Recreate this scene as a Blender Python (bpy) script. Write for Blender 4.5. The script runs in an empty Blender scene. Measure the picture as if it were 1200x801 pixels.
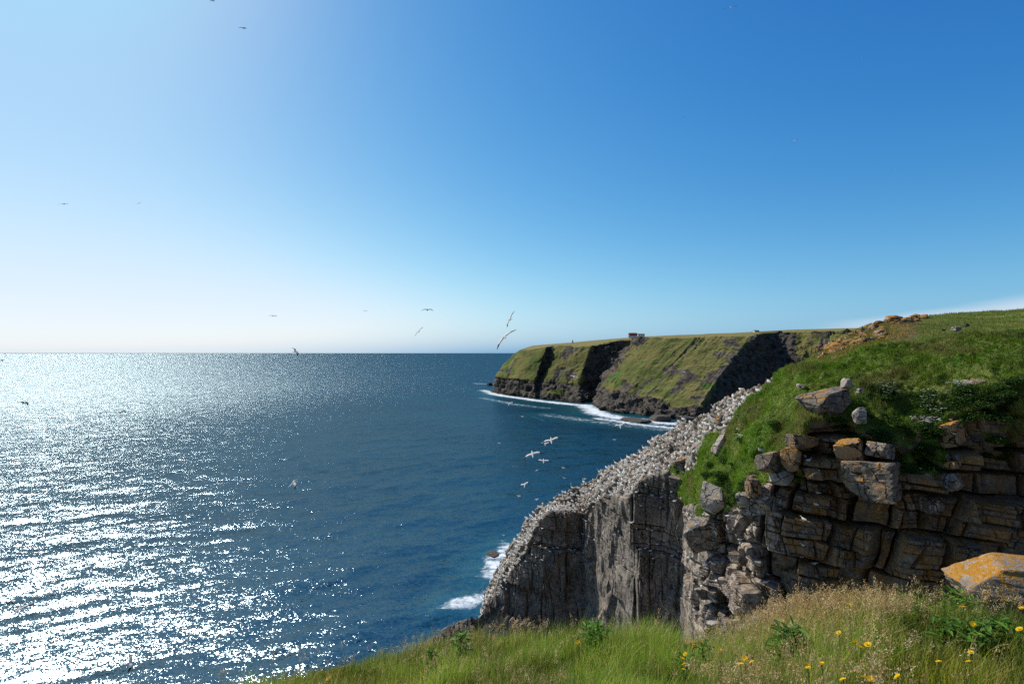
import bpy, math, random
import numpy as np
from mathutils import Vector, Matrix, Euler

random.seed(7)
rng = np.random.default_rng(11)
S = bpy.context.scene
COL = S.collection
R = math.radians

# ------------------------------------------------------------------ camera
EYE = 80.0
F = 600.0
PITCH = math.atan(12.6 / F)
cam_d = bpy.data.cameras.new('camera'); cam = bpy.data.objects.new('camera', cam_d); COL.objects.link(cam)
cam_d.sensor_width = 36; cam_d.lens = 18.0
cam_d.clip_start = 0.05; cam_d.clip_end = 90000
cam.location = (0, 0, EYE); cam.rotation_euler = (R(90) + PITCH, 0, 0)
S.camera = cam
CP, SP = math.cos(PITCH), math.sin(PITCH)

def ray(px, py):
    x = (np.asarray(px, float) - 600) / F; y = (400.5 - np.asarray(py, float)) / F
    return np.stack([x, CP - y * SP, SP + y * CP], -1)
def at(px, py, Y):
    d = ray(px, py); k = np.asarray(Y, float) / d[..., 1]
    return d * k[..., None] + np.array([0, 0, EYE])
def at_z(px, py, z=0.0):
    d = ray(px, py); k = (z - EYE) / d[..., 2]
    return d * k[..., None] + np.array([0, 0, EYE])
def proj(P):
    q = P - np.array([0, 0, EYE])
    f = q[..., 1] * CP + q[..., 2] * SP; u = -q[..., 1] * SP + q[..., 2] * CP
    f = np.where(np.abs(f) < 1e-6, 1e-6, f)
    return 600 + F * q[..., 0] / f, 400.5 - F * u / f

# ------------------------------------------------------------------ numeric noise
def h32(a, b, c, s):
    h = (a.astype(np.int64) * 73856093) ^ (b.astype(np.int64) * 19349663) ^ (c.astype(np.int64) * 83492791) ^ (s * 2654435761)
    h &= 0xffffffff
    h = ((h ^ (h >> 15)) * 2246822519) & 0xffffffff
    h = ((h ^ (h >> 13)) * 3266489917) & 0xffffffff
    return ((h ^ (h >> 16)) & 0xffffff) / float(0x1000000)
def vnoise(Q, s=0):
    i = np.floor(Q); f = Q - i; f = f * f * (3 - 2 * f); i = i.astype(np.int64)
    r = 0
    for dx in (0, 1):
        wx = f[..., 0] if dx else 1 - f[..., 0]
        for dy in (0, 1):
            wy = f[..., 1] if dy else 1 - f[..., 1]
            for dz in (0, 1):
                wz = f[..., 2] if dz else 1 - f[..., 2]
                r = r + wx * wy * wz * h32(i[..., 0] + dx, i[..., 1] + dy, i[..., 2] + dz, s)
    return r * 2 - 1
def fbm(Q, o=4, s=0, g=.5):
    r = 0; a = 1; t = 0
    for k in range(o):
        r = r + a * vnoise(Q * (2.03 ** k) + 17.3 * k, s + k); t += a; a *= g
    return r / t
def worley(Q, s=0, jit=.8):
    i = np.floor(Q).astype(np.int64)
    n = Q.shape[0]
    f1 = np.full(n, 9.); f2 = np.full(n, 9.); idv = np.zeros(n); cen = np.zeros((n, 3))
    for dx in (-1, 0, 1):
        for dy in (-1, 0, 1):
            for dz in (-1, 0, 1):
                c = i + np.array([dx, dy, dz])
                p = np.stack([c[:, k] + .5 + jit * (h32(c[:, 0], c[:, 1], c[:, 2], s + 5 + k) - .5) for k in range(3)], -1)
                d = np.sqrt(((Q - p) ** 2).sum(-1))
                m = d < f1
                f2 = np.where(m, f1, np.minimum(f2, d))
                idv = np.where(m, h32(c[:, 0], c[:, 1], c[:, 2], s + 31), idv)
                cen[m] = p[m]
                f1 = np.where(m, d, f1)
    return f1, f2, idv, cen
def ss(a, b, x):
    t = np.clip((x - a) / (b - a), 0, 1); return t * t * (3 - 2 * t)

# ------------------------------------------------------------------ object helpers
def tag(o, label=None, cat=None, group=None, kind=None):
    if label: o['label'] = label
    if cat: o['category'] = cat
    if group: o['group'] = group
    if kind: o['kind'] = kind
    return o
def mesh_np(name, V, Fq, mat=None, smooth=True, cols=None, midx=None, link=True, parent=None):
    """Fq: (n,4) quads or (n,3) tris array, or list of arrays"""
    me = bpy.data.meshes.new(name)
    fl = Fq if isinstance(Fq, list) else [Fq]
    V = np.asarray(V, np.float32)
    me.vertices.add(len(V)); me.vertices.foreach_set('co', V.ravel())
    loops = np.concatenate([f.ravel() for f in fl]).astype(np.int32)
    tot = np.concatenate([np.full(len(f), f.shape[1], np.int32) for f in fl])
    st = np.concatenate([[0], np.cumsum(tot)[:-1]]).astype(np.int32)
    me.loops.add(len(loops)); me.loops.foreach_set('vertex_index', loops)
    me.polygons.add(len(tot)); me.polygons.foreach_set('loop_start', st); me.polygons.foreach_set('loop_total', tot)
    me.polygons.foreach_set('use_smooth', np.full(len(tot), smooth))
    if midx is not None: me.polygons.foreach_set('material_index', np.asarray(midx, np.int32))
    me.update(calc_edges=True)
    if cols is not None:
        for cn, arr in cols.items():
            a = me.attributes.new(cn, 'FLOAT_COLOR', 'POINT')
            if arr.shape[1] == 3: arr = np.concatenate([arr, np.ones((len(arr), 1))], 1)
            a.data.foreach_set('color', arr.astype(np.float32).ravel())
    for m in (mat if isinstance(mat, (list, tuple)) else [mat]):
        if m: me.materials.append(m)
    if not link: return me
    o = bpy.data.objects.new(name, me); COL.objects.link(o)
    if parent: o.parent = parent
    return o
def grid_faces(nr, nc):
    a = np.arange(nr - 1)[:, None] * nc + np.arange(nc - 1)[None]
    a = a.ravel()
    return np.stack([a, a + 1, a + nc + 1, a + nc], -1)
def empty(name, loc=(0, 0, 0), rz=0):
    o = bpy.data.objects.new(name, None); o.location = loc; o.rotation_euler = (0, 0, rz); COL.objects.link(o)
    o.empty_display_size = .2
    return o

# ------------------------------------------------------------------ materials
class NT:
    def __init__(s, name):
        s.m = bpy.data.materials.new(name); s.m.use_nodes = True
        s.t = s.m.node_tree; s.n = s.t.nodes; s.l = s.t.links
        s.b = s.n['Principled BSDF']; s.out = s.n['Material Output']
    def node(s, ty, **kw):
        n = s.n.new(ty)
        for k, v in kw.items():
            if k.startswith('_'): setattr(n, k[1:], v)
        return n
    def link(s, a, b): s.l.new(a, b)
    def noise(s, scale, detail=4, rough=.55, vec=None, dist=0):
        n = s.n.new('ShaderNodeTexNoise'); n.inputs['Scale'].default_value = scale
        n.inputs['Detail'].default_value = detail; n.inputs['Roughness'].default_value = rough; n.inputs['Distortion'].default_value = dist
        if vec is None: vec = s.pos()
        s.link(vec, n.inputs['Vector']); return n.outputs['Fac']
    def pos(s):
        if not hasattr(s, '_p'): s._p = s.n.new('ShaderNodeNewGeometry')
        return s._p.outputs['Position']
    def nrm(s): s.pos(); return s._p.outputs['Normal']
    def objc(s):
        if not hasattr(s, '_o'): s._o = s.n.new('ShaderNodeTexCoord')
        return s._o.outputs['Object']
    def scl(s, vec, v, rot=(0, 0, 0)):
        n = s.n.new('ShaderNodeMapping'); n.inputs['Scale'].default_value = v; n.inputs['Rotation'].default_value = rot
        s.link(vec, n.inputs['Vector']); return n.outputs['Vector']
    def ramp(s, fac, a, b, va=0, vb=1):
        n = s.n.new('ShaderNodeMapRange'); n.interpolation_type = 'SMOOTHSTEP'
        n.inputs[1].default_value = a; n.inputs[2].default_value = b; n.inputs[3].default_value = va; n.inputs[4].default_value = vb
        s.link(fac, n.inputs[0]); return n.outputs[0]
    def math(s, op, a, b=None, clamp=False):
        n = s.n.new('ShaderNodeMath'); n.operation = op; n.use_clamp = clamp
        for k, v in ((0, a), (1, b)):
            if v is None: continue
            if isinstance(v, (int, float)): n.inputs[k].default_value = v
            else: s.link(v, n.inputs[k])
        return n.outputs[0]
    def mix(s, fac, a, b):
        n = s.n.new('ShaderNodeMix'); n.data_type = 'RGBA'
        for k, v in ((0, fac), (6, a), (7, b)):
            if isinstance(v, (int, float)): n.inputs[k].default_value = v
            elif isinstance(v, tuple): n.inputs[k].default_value = (*v, 1)
            else: s.link(v, n.inputs[k])
        return n.outputs[2]
    def attr(s, name):
        n = s.n.new('ShaderNodeAttribute'); n.attribute_name = name
        sp = s.n.new('ShaderNodeSeparateColor'); s.link(n.outputs['Color'], sp.inputs[0])
        return n.outputs['Color'], sp.outputs[0], sp.outputs[1], sp.outputs[2]
    def bump(s, h, strength=.5, dist=.1, normal=None):
        n = s.n.new('ShaderNodeBump'); n.inputs['Strength'].default_value = strength; n.inputs['Distance'].default_value = dist
        s.link(h, n.inputs['Height'])
        if normal is not None: s.link(normal, n.inputs['Normal'])
        return n.outputs['Normal']
    def fin(s, col=None, rough=.9, normal=None, spec=.25):
        if col is not None:
            if isinstance(col, tuple): s.b.inputs['Base Color'].default_value = (*col, 1)
            else: s.link(col, s.b.inputs['Base Color'])
        s.b.inputs['Roughness'].default_value = rough
        s.b.inputs['Specular IOR Level'].default_value = spec
        if normal is not None: s.link(normal, s.b.inputs['Normal'])
        return s.m

def flat(name, c, rough=.8, spec=.3, var=.25, sc=6):
    t = NT(name); n = t.noise(sc, 3, vec=t.objc())
    col = t.mix(t.ramp(n, .3, .7), tuple(x * (1 - var) for x in c), tuple(min(1, x * (1 + var)) for x in c))
    return t.fin(col, rough, spec=spec)

def rock_base(t, sc=1.0, dark=(.042, .034, .027), mid=(.125, .100, .078), lite=(.30, .26, .21)):
    n1 = t.noise(.55 * sc, 5, .6); n2 = t.noise(3.3 * sc, 6, .65)
    c = t.mix(t.ramp(n1, .35, .65), dark, mid)
    c = t.mix(t.ramp(n2, .42, .72), c, lite)
    n3 = t.noise(9 * sc, 5, .7)
    return c, n2, n3

def mat_cliff():
    t = NT('cliff_rock')
    _, veg, gua, lic = t.attr('masks')
    c, n2, n3 = rock_base(t)
    # ochre staining and lichen
    nl = t.noise(.8, 6, .7); nl2 = t.noise(5, 4, .6)
    lm = t.math('MULTIPLY', lic, t.ramp(nl, .36, .62))
    c = t.mix(t.math('MULTIPLY', lm, .85), c, (.22, .11, .027))
    lm2 = t.math('MULTIPLY', lic, t.math('MULTIPLY', t.ramp(nl2, .52, .66), t.ramp(nl, .45, .6)))
    c = t.mix(t.math('MULTIPLY', lm2, .9), c, (.42, .20, .025))
    # guano : drips below ledges + general whitening
    st = t.noise(1.0, 5, .6, vec=t.scl(t.pos(), (1.7, 1.7, .10)))
    sp = t.noise(1.3, 6, .65)
    gm = t.math('MULTIPLY', gua, t.math('MAXIMUM', t.math('MULTIPLY', t.ramp(st, .5, .70), .75), t.ramp(sp, .42, .62)))
    c = t.mix(gm, c, (.52, .42, .33))
    # turf
    g1 = t.noise(.16, 4, .6); g2 = t.noise(2.2, 5, .65); g3 = t.noise(.5, 3)
    g = t.mix(t.ramp(g1, .38, .62), (.050, .115, .010), (.13, .15, .028))
    g = t.mix(t.ramp(g2, .48, .72), g, (.21, .18, .06))
    g = t.mix(t.ramp(g3, .62, .72), g, (.06, .13, .015))
    vm = t.ramp(t.math('ADD', veg, t.math('MULTIPLY', t.math('SUBTRACT', n2, .5), .6)), .42, .58)
    c = t.mix(vm, c, g)
    h = t.math('ADD', n3, t.math('MULTIPLY', n2, 1.4))
    return t.fin(c, .9, t.bump(h, .6, .10), .2)

def mat_boulder(name, lichen, white=0., tone=1.0, scale=1.0):
    t = NT(name)
    v = t.scl(t.pos(), (scale,) * 3)
    n1 = t.noise(.9, 5, .6, v); n2 = t.noise(4.5, 6, .68, v); n3 = t.noise(16, 5, .7, v)
    c = t.mix(t.ramp(n1, .35, .65), tuple(x * tone for x in (.15, .125, .10)), tuple(x * tone for x in (.29, .25, .205)))
    c = t.mix(t.ramp(n2, .5, .75), c, tuple(x * tone for x in (.42, .39, .35)))
    c = t.mix(t.ramp(n3, .55, .7), c, tuple(x * tone for x in (.09, .08, .07)))
    if lichen > 0:
        sepz = t.n.new('ShaderNodeSeparateXYZ'); t.link(t.nrm(), sepz.inputs[0])
        up = t.ramp(sepz.outputs[2], -.3, .8, .45, 1)
        l = t.ramp(t.math('ADD', t.math('MULTIPLY', n1, .45), t.math('MULTIPLY', n2, .55)), .57 - .15 * lichen, .63 - .15 * lichen)
        lc = t.mix(t.ramp(n3, .35, .65), (.50, .25, .025), (.30, .12, .012))
        c = t.mix(t.math('MULTIPLY', l, up), c, lc)
    if white > 0:
        st = t.noise(1.6, 4, .6, t.scl(t.pos(), (1.4, 1.4, .2)))
        c = t.mix(t.math('MULTIPLY', t.math('MULTIPLY', t.ramp(st, .48, .62), t.ramp(n2, .35, .6)), white), c, (.62, .59, .54))
    vo = t.n.new('ShaderNodeTexVoronoi'); vo.feature = 'DISTANCE_TO_EDGE'; vo.inputs['Scale'].default_value = .55
    ds = t.n.new('ShaderNodeVectorMath'); ds.operation = 'ADD'; t.link(t.scl(v, (1, 1, 1.8), (.2, .3, 0)), ds.inputs[0])
    nn = t.n.new('ShaderNodeTexNoise'); nn.inputs['Scale'].default_value = 1.5; nn.inputs['Detail'].default_value = 4; t.link(v, nn.inputs['Vector'])
    t.link(nn.outputs['Color'], ds.inputs[1]); t.link(ds.outputs[0], vo.inputs['Vector'])
    ck = t.ramp(vo.outputs['Distance'], .008, .035) if scale < 3 else t.ramp(n3, .30, .36)
    c = t.mix(ck, (.018, .015, .012), c)
    h = t.math('ADD', t.math('ADD', n2, t.math('MULTIPLY', n3, .5)), t.math('MULTIPLY', ck, .8))
    return t.fin(c, .88, t.bump(h, .8, .12 / scale), .25)

def mat_headland():
    t = NT('headland_ground')
    _, veg, bnd, oth = t.attr('masks')
    n1 = t.noise(.016, 5, .6); n2 = t.noise(.09, 6, .65); 
    st = t.noise(1., 6, .65, vec=t.scl(t.pos(), (.05, .05, .25)))
    r = t.mix(t.ramp(n2, .35, .68), (.026, .023, .020), (.150, .122, .092))
    r = t.mix(t.ramp(st, .5, .7), r, (.10, .095, .075))
    g = t.mix(t.ramp(n1, .40, .60), (.070, .092, .018), (.155, .140, .040))
    g = t.mix(t.ramp(n2, .52, .72), g, (.15, .13, .06))
    g = t.mix(t.ramp(t.noise(.035, 4), .58, .68), g, (.05, .115, .015))
    vm = t.ramp(t.math('ADD', veg, t.math('MULTIPLY', t.math('SUBTRACT', n2, .5), .7)), .4, .6)
    sz = t.n.new('ShaderNodeSeparateXYZ'); t.link(t.nrm(), sz.inputs[0])
    g = t.mix(t.math('MULTIPLY', t.ramp(sz.outputs[2], .90, .985), .8), g, (.24, .19, .065))     # dry turf on the level top
    c = t.mix(vm, r, g)
    c = t.mix(oth, c, (.02, .018, .016))
    return t.fin(c, .95, t.bump(t.math('ADD', n2, st), .8, 2.5), .1)

def mat_sea():
    t = NT('sea_water')
    _, foam, shal, _b = t.attr('masks')
    P = t.pos()
    wv = t.scl(P, (.55, 1., 1.), (0, 0, R(-28)))
    acc = t.nrm()
    ln = t.n.new('ShaderNodeVectorMath'); ln.operation = 'LENGTH'; t.link(P, ln.inputs[0])
    lee = t.ramp(ln.outputs['Value'], 150, 1300, .68, 1.36)     # sheltered under the cliffs, rougher on the open sea
    for sc_, amp_, det, vec in ((.035, .06, 1, wv), (.15, .22, 1, wv), (.42, .40, 1, wv), (1.3, .72, 1, wv), (3.2, 1.0, 1, wv), (8., .55, 0, P)):
        n_ = t.n.new('ShaderNodeTexNoise'); n_.inputs['Scale'].default_value = sc_; n_.inputs['Detail'].default_value = det; n_.inputs['Roughness'].default_value = .6
        t.link(vec, n_.inputs['Vector'])
        sub = t.n.new('ShaderNodeVectorMath'); sub.operation = 'SUBTRACT'; sub.inputs[1].default_value = (.5, .5, .5); t.link(n_.outputs['Color'], sub.inputs[0])
        mu0 = t.n.new('ShaderNodeVectorMath'); mu0.operation = 'MULTIPLY'; mu0.inputs[1].default_value = (amp_, amp_, 0); t.link(sub.outputs[0], mu0.inputs[0])
        mul = t.n.new('ShaderNodeVectorMath'); mul.operation = 'SCALE'; t.link(mu0.outputs[0], mul.inputs[0]); t.link(lee, mul.inputs['Scale'])
        ad = t.n.new('ShaderNodeVectorMath'); ad.operation = 'ADD'; t.link(acc, ad.inputs[0]); t.link(mul.outputs[0], ad.inputs[1]); acc = ad.outputs[0]
    nz = t.n.new('ShaderNodeVectorMath'); nz.operation = 'NORMALIZE'; t.link(acc, nz.inputs[0]); nrm = nz.outputs[0]
    body = t.mix(t.ramp(t.noise(.006, 3), .35, .65), (.0008, .015, .021), (.0014, .024, .034))
    body = t.mix(t.math('MULTIPLY', shal, .6), body, (.012, .09, .10))
    fn = t.noise(.10, 8, .75, t.scl(P, (1., 1.6, 1)), 1.5); fn2 = t.noise(.5, 6, .75)
    fm = t.math('ADD', t.math('MULTIPLY', fn, .7), t.math('MULTIPLY', fn2, .3))
    fo = t.ramp(t.math('ADD', t.math('MULTIPLY', foam, .42), fm), .76, .95)
    # sparse whitecaps
    wc = t.math('MULTIPLY', t.ramp(t.noise(.075, 5, .62, t.scl(P, (.5, 1.6, 1), (0, 0, R(-28)))), .70, .74), t.ramp(t.noise(.8, 3), .45, .6))
    fo = t.math('MAXIMUM', fo, t.math('MULTIPLY', wc, .6))
    col = t.mix(fo, body, (.80, .83, .84))
    # wave facets seen at a low angle hide one another, so the mirror share of a rough sea levels off well below 1
    fr = t.n.new('ShaderNodeFresnel'); fr.inputs['IOR'].default_value = 1.333; t.link(nrm, fr.inputs['Normal'])
    fac = t.math('MULTIPLY', t.math('MINIMUM', t.math('MULTIPLY', fr.outputs[0], .44), .21), t.math('SUBTRACT', 1.0, t.math('MULTIPLY', fo, .9)))
    df = t.n.new('ShaderNodeBsdfDiffuse'); t.link(col, df.inputs['Color'])
    gl = t.n.new('ShaderNodeBsdfGlossy'); gl.distribution = 'BECKMANN'; t.link(t.ramp(ln.outputs['Value'], 150, 1300, .22, .39), gl.inputs['Roughness']); gl.inputs['Color'].default_value = (.74, .90, .97, 1); t.link(nrm, gl.inputs['Normal'])
    mx = t.n.new('ShaderNodeMixShader'); t.link(fac, mx.inputs[0]); t.link(df.outputs[0], mx.inputs[1]); t.link(gl.outputs[0], mx.inputs[2]); t.link(mx.outputs[0], t.out.inputs[0])
    t.n.remove(t.b)
    return t.m

def mat_leaf(name, trans=.45, rough=.55):
    t = NT(name)
    c, *_ = t.attr('tint')
    t.n.remove(t.b)
    pr = t.n.new('ShaderNodeBsdfPrincipled'); pr.inputs['Roughness'].default_value = rough; pr.inputs['Specular IOR Level'].default_value = .15
    tr = t.n.new('ShaderNodeBsdfTranslucent'); mx = t.n.new('ShaderNodeMixShader'); mx.inputs[0].default_value = trans
    t.link(c, pr.inputs['Base Color']); 
    hs = t.n.new('ShaderNodeHueSaturation'); hs.inputs['Value'].default_value = 1.25; t.link(c, hs.inputs['Color'])
    t.link(hs.outputs[0], tr.inputs['Color'])
    t.link(pr.outputs[0], mx.inputs[1]); t.link(tr.outputs[0], mx.inputs[2]); t.link(mx.outputs[0], t.out.inputs[0])
    return t.m

M = dict(cliff=mat_cliff(), headland=mat_headland(), sea=mat_sea(),
         grey=mat_boulder('grey_rock', .42, .1, .66), pale=mat_boulder('pale_rock', .15, .2, 1.35), lich=mat_boulder('lichened_rock', .7, 0, .8),  # pale stone tone, also used to brighten the sunlit boulders
         orange=mat_boulder('orange_rock', .95, 0, 1.0, .8), gua=mat_boulder('guano_streaked_rock', .35, .5, .85), dark=mat_boulder('dark_sea_rock', 0, 0, .35),
         shade_grey=mat_boulder('shaded_grey_rock', .25, .15, .55), shade_lich=mat_boulder('shaded_lichened_rock', .6, 0, .5), shade_gua=mat_boulder('shaded_guano_rock', .2, .8, .5),  # darker copies of the rocks above, wall shade put into their colour
         near=mat_boulder('orange_lichen_boulder', .74, 0, 1.35, 6),
         blade=mat_leaf('grass_blade'), leaf=mat_leaf('leaf', .35), petal=mat_leaf('petal', .3))
def mat_plain(name, c, rough=.7, spec=.3):
    return flat(name, c, rough, spec, .12, 9)
def mat_plumage():
    t = NT('white_plumage'); t.b.inputs['Base Color'].default_value = (.90, .89, .86, 1); t.b.inputs['Roughness'].default_value = .8
    tr = t.n.new('ShaderNodeBsdfTranslucent'); tr.inputs[0].default_value = (.95, .93, .88, 1); mx = t.n.new('ShaderNodeMixShader'); mx.inputs[0].default_value = .5
    t.link(t.b.outputs[0], mx.inputs[1]); t.link(tr.outputs[0], mx.inputs[2]); t.link(mx.outputs[0], t.out.inputs[0]); return t.m
M['white'] = mat_plumage(); M['black'] = mat_plain('black_plumage', (.02, .018, .017))
M['buff'] = mat_plain('buff_plumage', (.72, .56, .30)); M['bill'] = mat_plain('grey_bill', (.38, .42, .46)); M['brown'] = mat_plain('brown_plumage', (.055, .04, .03))
M['gull'] = mat_plain('grey_plumage', (.42, .43, .45))
M['wallw'] = mat_plain('white_painted_wall', (.8, .8, .78)); M['wallr'] = mat_plain('red_painted_wall', (.30, .03, .03)); M['roof'] = mat_plain('dark_roof', (.05, .045, .045))
M['glass'] = mat_plain('window_glass', (.03, .04, .05), .15, .6)

# ------------------------------------------------------------------ world and sun
SUN_AZ, SUN_EL = R(-45), R(43)      # azimuth from +Y, negative = left
w = bpy.data.worlds.new('World'); S.world = w; w.use_nodes = True
nt = w.node_tree; bg = nt.nodes['Background']
sky = nt.nodes.new('ShaderNodeTexSky'); sky.sky_type = 'NISHITA'; sky.sun_disc = False
sky.sun_elevation = SUN_EL; sky.sun_rotation = SUN_AZ
sky.altitude = 80; sky.air_density = 1.0; sky.dust_density = .5; sky.ozone_density = 1.0
tc = nt.nodes.new('ShaderNodeTexCoord')
# thin bank of far cloud low above the hill (a function of direction, like the sky itself)
mp = nt.nodes.new('ShaderNodeMapping'); mp.inputs['Scale'].default_value = (3, 3, 26); nt.links.new(tc.outputs['Generated'], mp.inputs[0])
cn = nt.nodes.new('ShaderNodeTexNoise'); cn.inputs['Scale'].default_value = 1.3; cn.inputs['Detail'].default_value = 6; nt.links.new(mp.outputs[0], cn.inputs['Vector'])
sx = nt.nodes.new('ShaderNodeSeparateXYZ'); nt.links.new(tc.outputs['Generated'], sx.inputs[0])
def mr(a, b, c, d, src):
    n = nt.nodes.new('ShaderNodeMapRange'); n.interpolation_type = 'SMOOTHSTEP'
    for k, v in enumerate((a, b, c, d)): n.inputs[k + 1].default_value = v
    nt.links.new(src, n.inputs[0]); return n.outputs[0]
def mm(op, a, b):
    n = nt.nodes.new('ShaderNodeMath'); n.operation = op
    for k, v in ((0, a), (1, b)):
        if isinstance(v, (int, float)): n.inputs[k].default_value = v
        else: nt.links.new(v, n.inputs[k])
    return n.outputs[0]
zz = mm('MAXIMUM', sx.outputs[2], 0.0)
Eh = mm('POWER', math.e, mm('MULTIPLY', zz, -1 / .06))
sc_ = nt.nodes.new('ShaderNodeSeparateColor'); nt.links.new(sky.outputs[0], sc_.inputs[0])
cc_ = nt.nodes.new('ShaderNodeCombineColor')
for k_, (a_, g_, h_) in enumerate([(-4.039, 2.006, -1.337), (-2.549, 1.184, -.472), (-1.469, .664, .104)]):
    v_ = mm('MULTIPLY', mm('POWER', sc_.outputs[k_], g_), math.exp(a_) / .11)
    v_ = mm('MULTIPLY', v_, mm('POWER', math.exp(h_), Eh))
    if k_ == 0: v_ = mm('MULTIPLY', v_, mm('SUBTRACT', 1.0, mm('MULTIPLY', .12, mm('POWER', math.e, mm('MULTIPLY', zz, -1 / .028)))))
    smn = nt.nodes.new('ShaderNodeMath'); smn.operation = 'SMOOTH_MIN'; smn.inputs[2].default_value = .18 / .11
    nt.links.new(v_, smn.inputs[0]); nt.links.new(mm('ADD', mm('MULTIPLY', mm('POWER', math.e, mm('MULTIPLY', zz, -1 / .17)), (.62, .30, .2)[k_] / .11), (.35, .70, 1.1)[k_] / .11), smn.inputs[1])
    nt.links.new(smn.outputs[0], cc_.inputs[k_])
topz = mm('ADD', mm('MULTIPLY', mm('SUBTRACT', sx.outputs[0], .553), .165), .055)
cov = mm('SUBTRACT', mm('ADD', topz, mm('MULTIPLY', mm('SUBTRACT', cn.outputs['Fac'], .5), .02)), sx.outputs[2])
cl = mm('MULTIPLY', mr(-.004, .014, 0, 1, cov), mr(.46, .62, 0, 1, sx.outputs[0]))
cl = mm('MULTIPLY', cl, .6)
mxc = nt.nodes.new('ShaderNodeMix'); mxc.data_type = 'RGBA'; nt.links.new(cl, mxc.inputs[0])
mx_fill = nt.nodes.new('ShaderNodeMix'); mx_fill.data_type = 'RGBA'   # grey added to the unseen sky behind the camera to mute shadow fill
nt.links.new(mr(.0, -.6, 0, .65, sx.outputs[1]), mx_fill.inputs[0]); glow = nt.nodes.new('ShaderNodeMix'); glow.data_type = 'RGBA'    # white sea haze low under the sun
nt.links.new(mm('MULTIPLY', mm('MULTIPLY', mm('POWER', math.e, mm('MULTIPLY', zz, -1 / .13)), .60), mr(.05, -.65, 0, 1, sx.outputs[0])), glow.inputs[0])
nt.links.new(cc_.outputs[0], glow.inputs[6]); glow.inputs[7].default_value = (7.9, 8.5, 8.7, 1)
nt.links.new(glow.outputs[2], mx_fill.inputs[6]); mx_fill.inputs[7].default_value = (.80, .80, .82, 1)
nt.links.new(mx_fill.outputs[2], mxc.inputs[6]); mxc.inputs[7].default_value = (7.2, 7.6, 8.4, 1)
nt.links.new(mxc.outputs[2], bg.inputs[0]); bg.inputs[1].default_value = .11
sun_d = bpy.data.lights.new('sun', 'SUN'); sun_d.energy = 5.0; sun_d.angle = R(.53); sun_d.color = (1, .955, .88)
sun = bpy.data.objects.new('sun', sun_d); COL.objects.link(sun); sun.location = (-60, 60, 160)
sdir = Vector((math.sin(SUN_AZ) * math.cos(SUN_EL), math.cos(SUN_AZ) * math.cos(SUN_EL), math.sin(SUN_EL)))
sun.rotation_euler = sdir.to_track_quat('Z', 'Y').to_euler()
S.view_settings.view_transform = 'Standard'; S.view_settings.look = 'None'; S.view_settings.gamma = 1; S.view_settings.use_curve_mapping = False
S.view_settings.exposure = 0.0
S.render.engine = 'CYCLES'
cy = S.cycles
cy.use_denoising = False; cy.max_bounces = 5; cy.diffuse_bounces = 2; cy.glossy_bounces = 2; cy.transmission_bounces = 2; cy.transparent_max_bounces = 4
cy.use_adaptive_sampling = True; cy.adaptive_threshold = .012; cy.sample_clamp_indirect = 4
S.render.resolution_x = 1024; S.render.resolution_y = 683

# ------------------------------------------------------------------ loft from control columns
def catmull(a, n_between_fn, ts):
    pass
def interp_cols(ctrl, u):
    """ctrl (K,...), u float index array -> blend (linear)"""
    i = np.clip(np.floor(u).astype(int), 0, len(ctrl) - 2); f = (u - i)
    f = f.reshape((-1,) + (1,) * (ctrl.ndim - 1))
    return ctrl[i] * (1 - f) + ctrl[i + 1] * f
def normals(G):
    du = np.gradient(G, axis=1); dv = np.gradient(G, axis=0)
    n = np.cross(du, dv); n /= np.linalg.norm(n, axis=-1, keepdims=True) + 1e-9
    return n
def blur(G, r, c):
    for ax, k in ((0, r), (1, c)):
        for _ in range(k):
            p = np.concatenate([np.take(G, [0], ax), G, np.take(G, [-1], ax)], ax)
            a = np.take(p, range(0, G.shape[ax]), ax); b = np.take(p, range(2, G.shape[ax] + 2), ax)
            G = .5 * G + .25 * (a + b)
    return G

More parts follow.
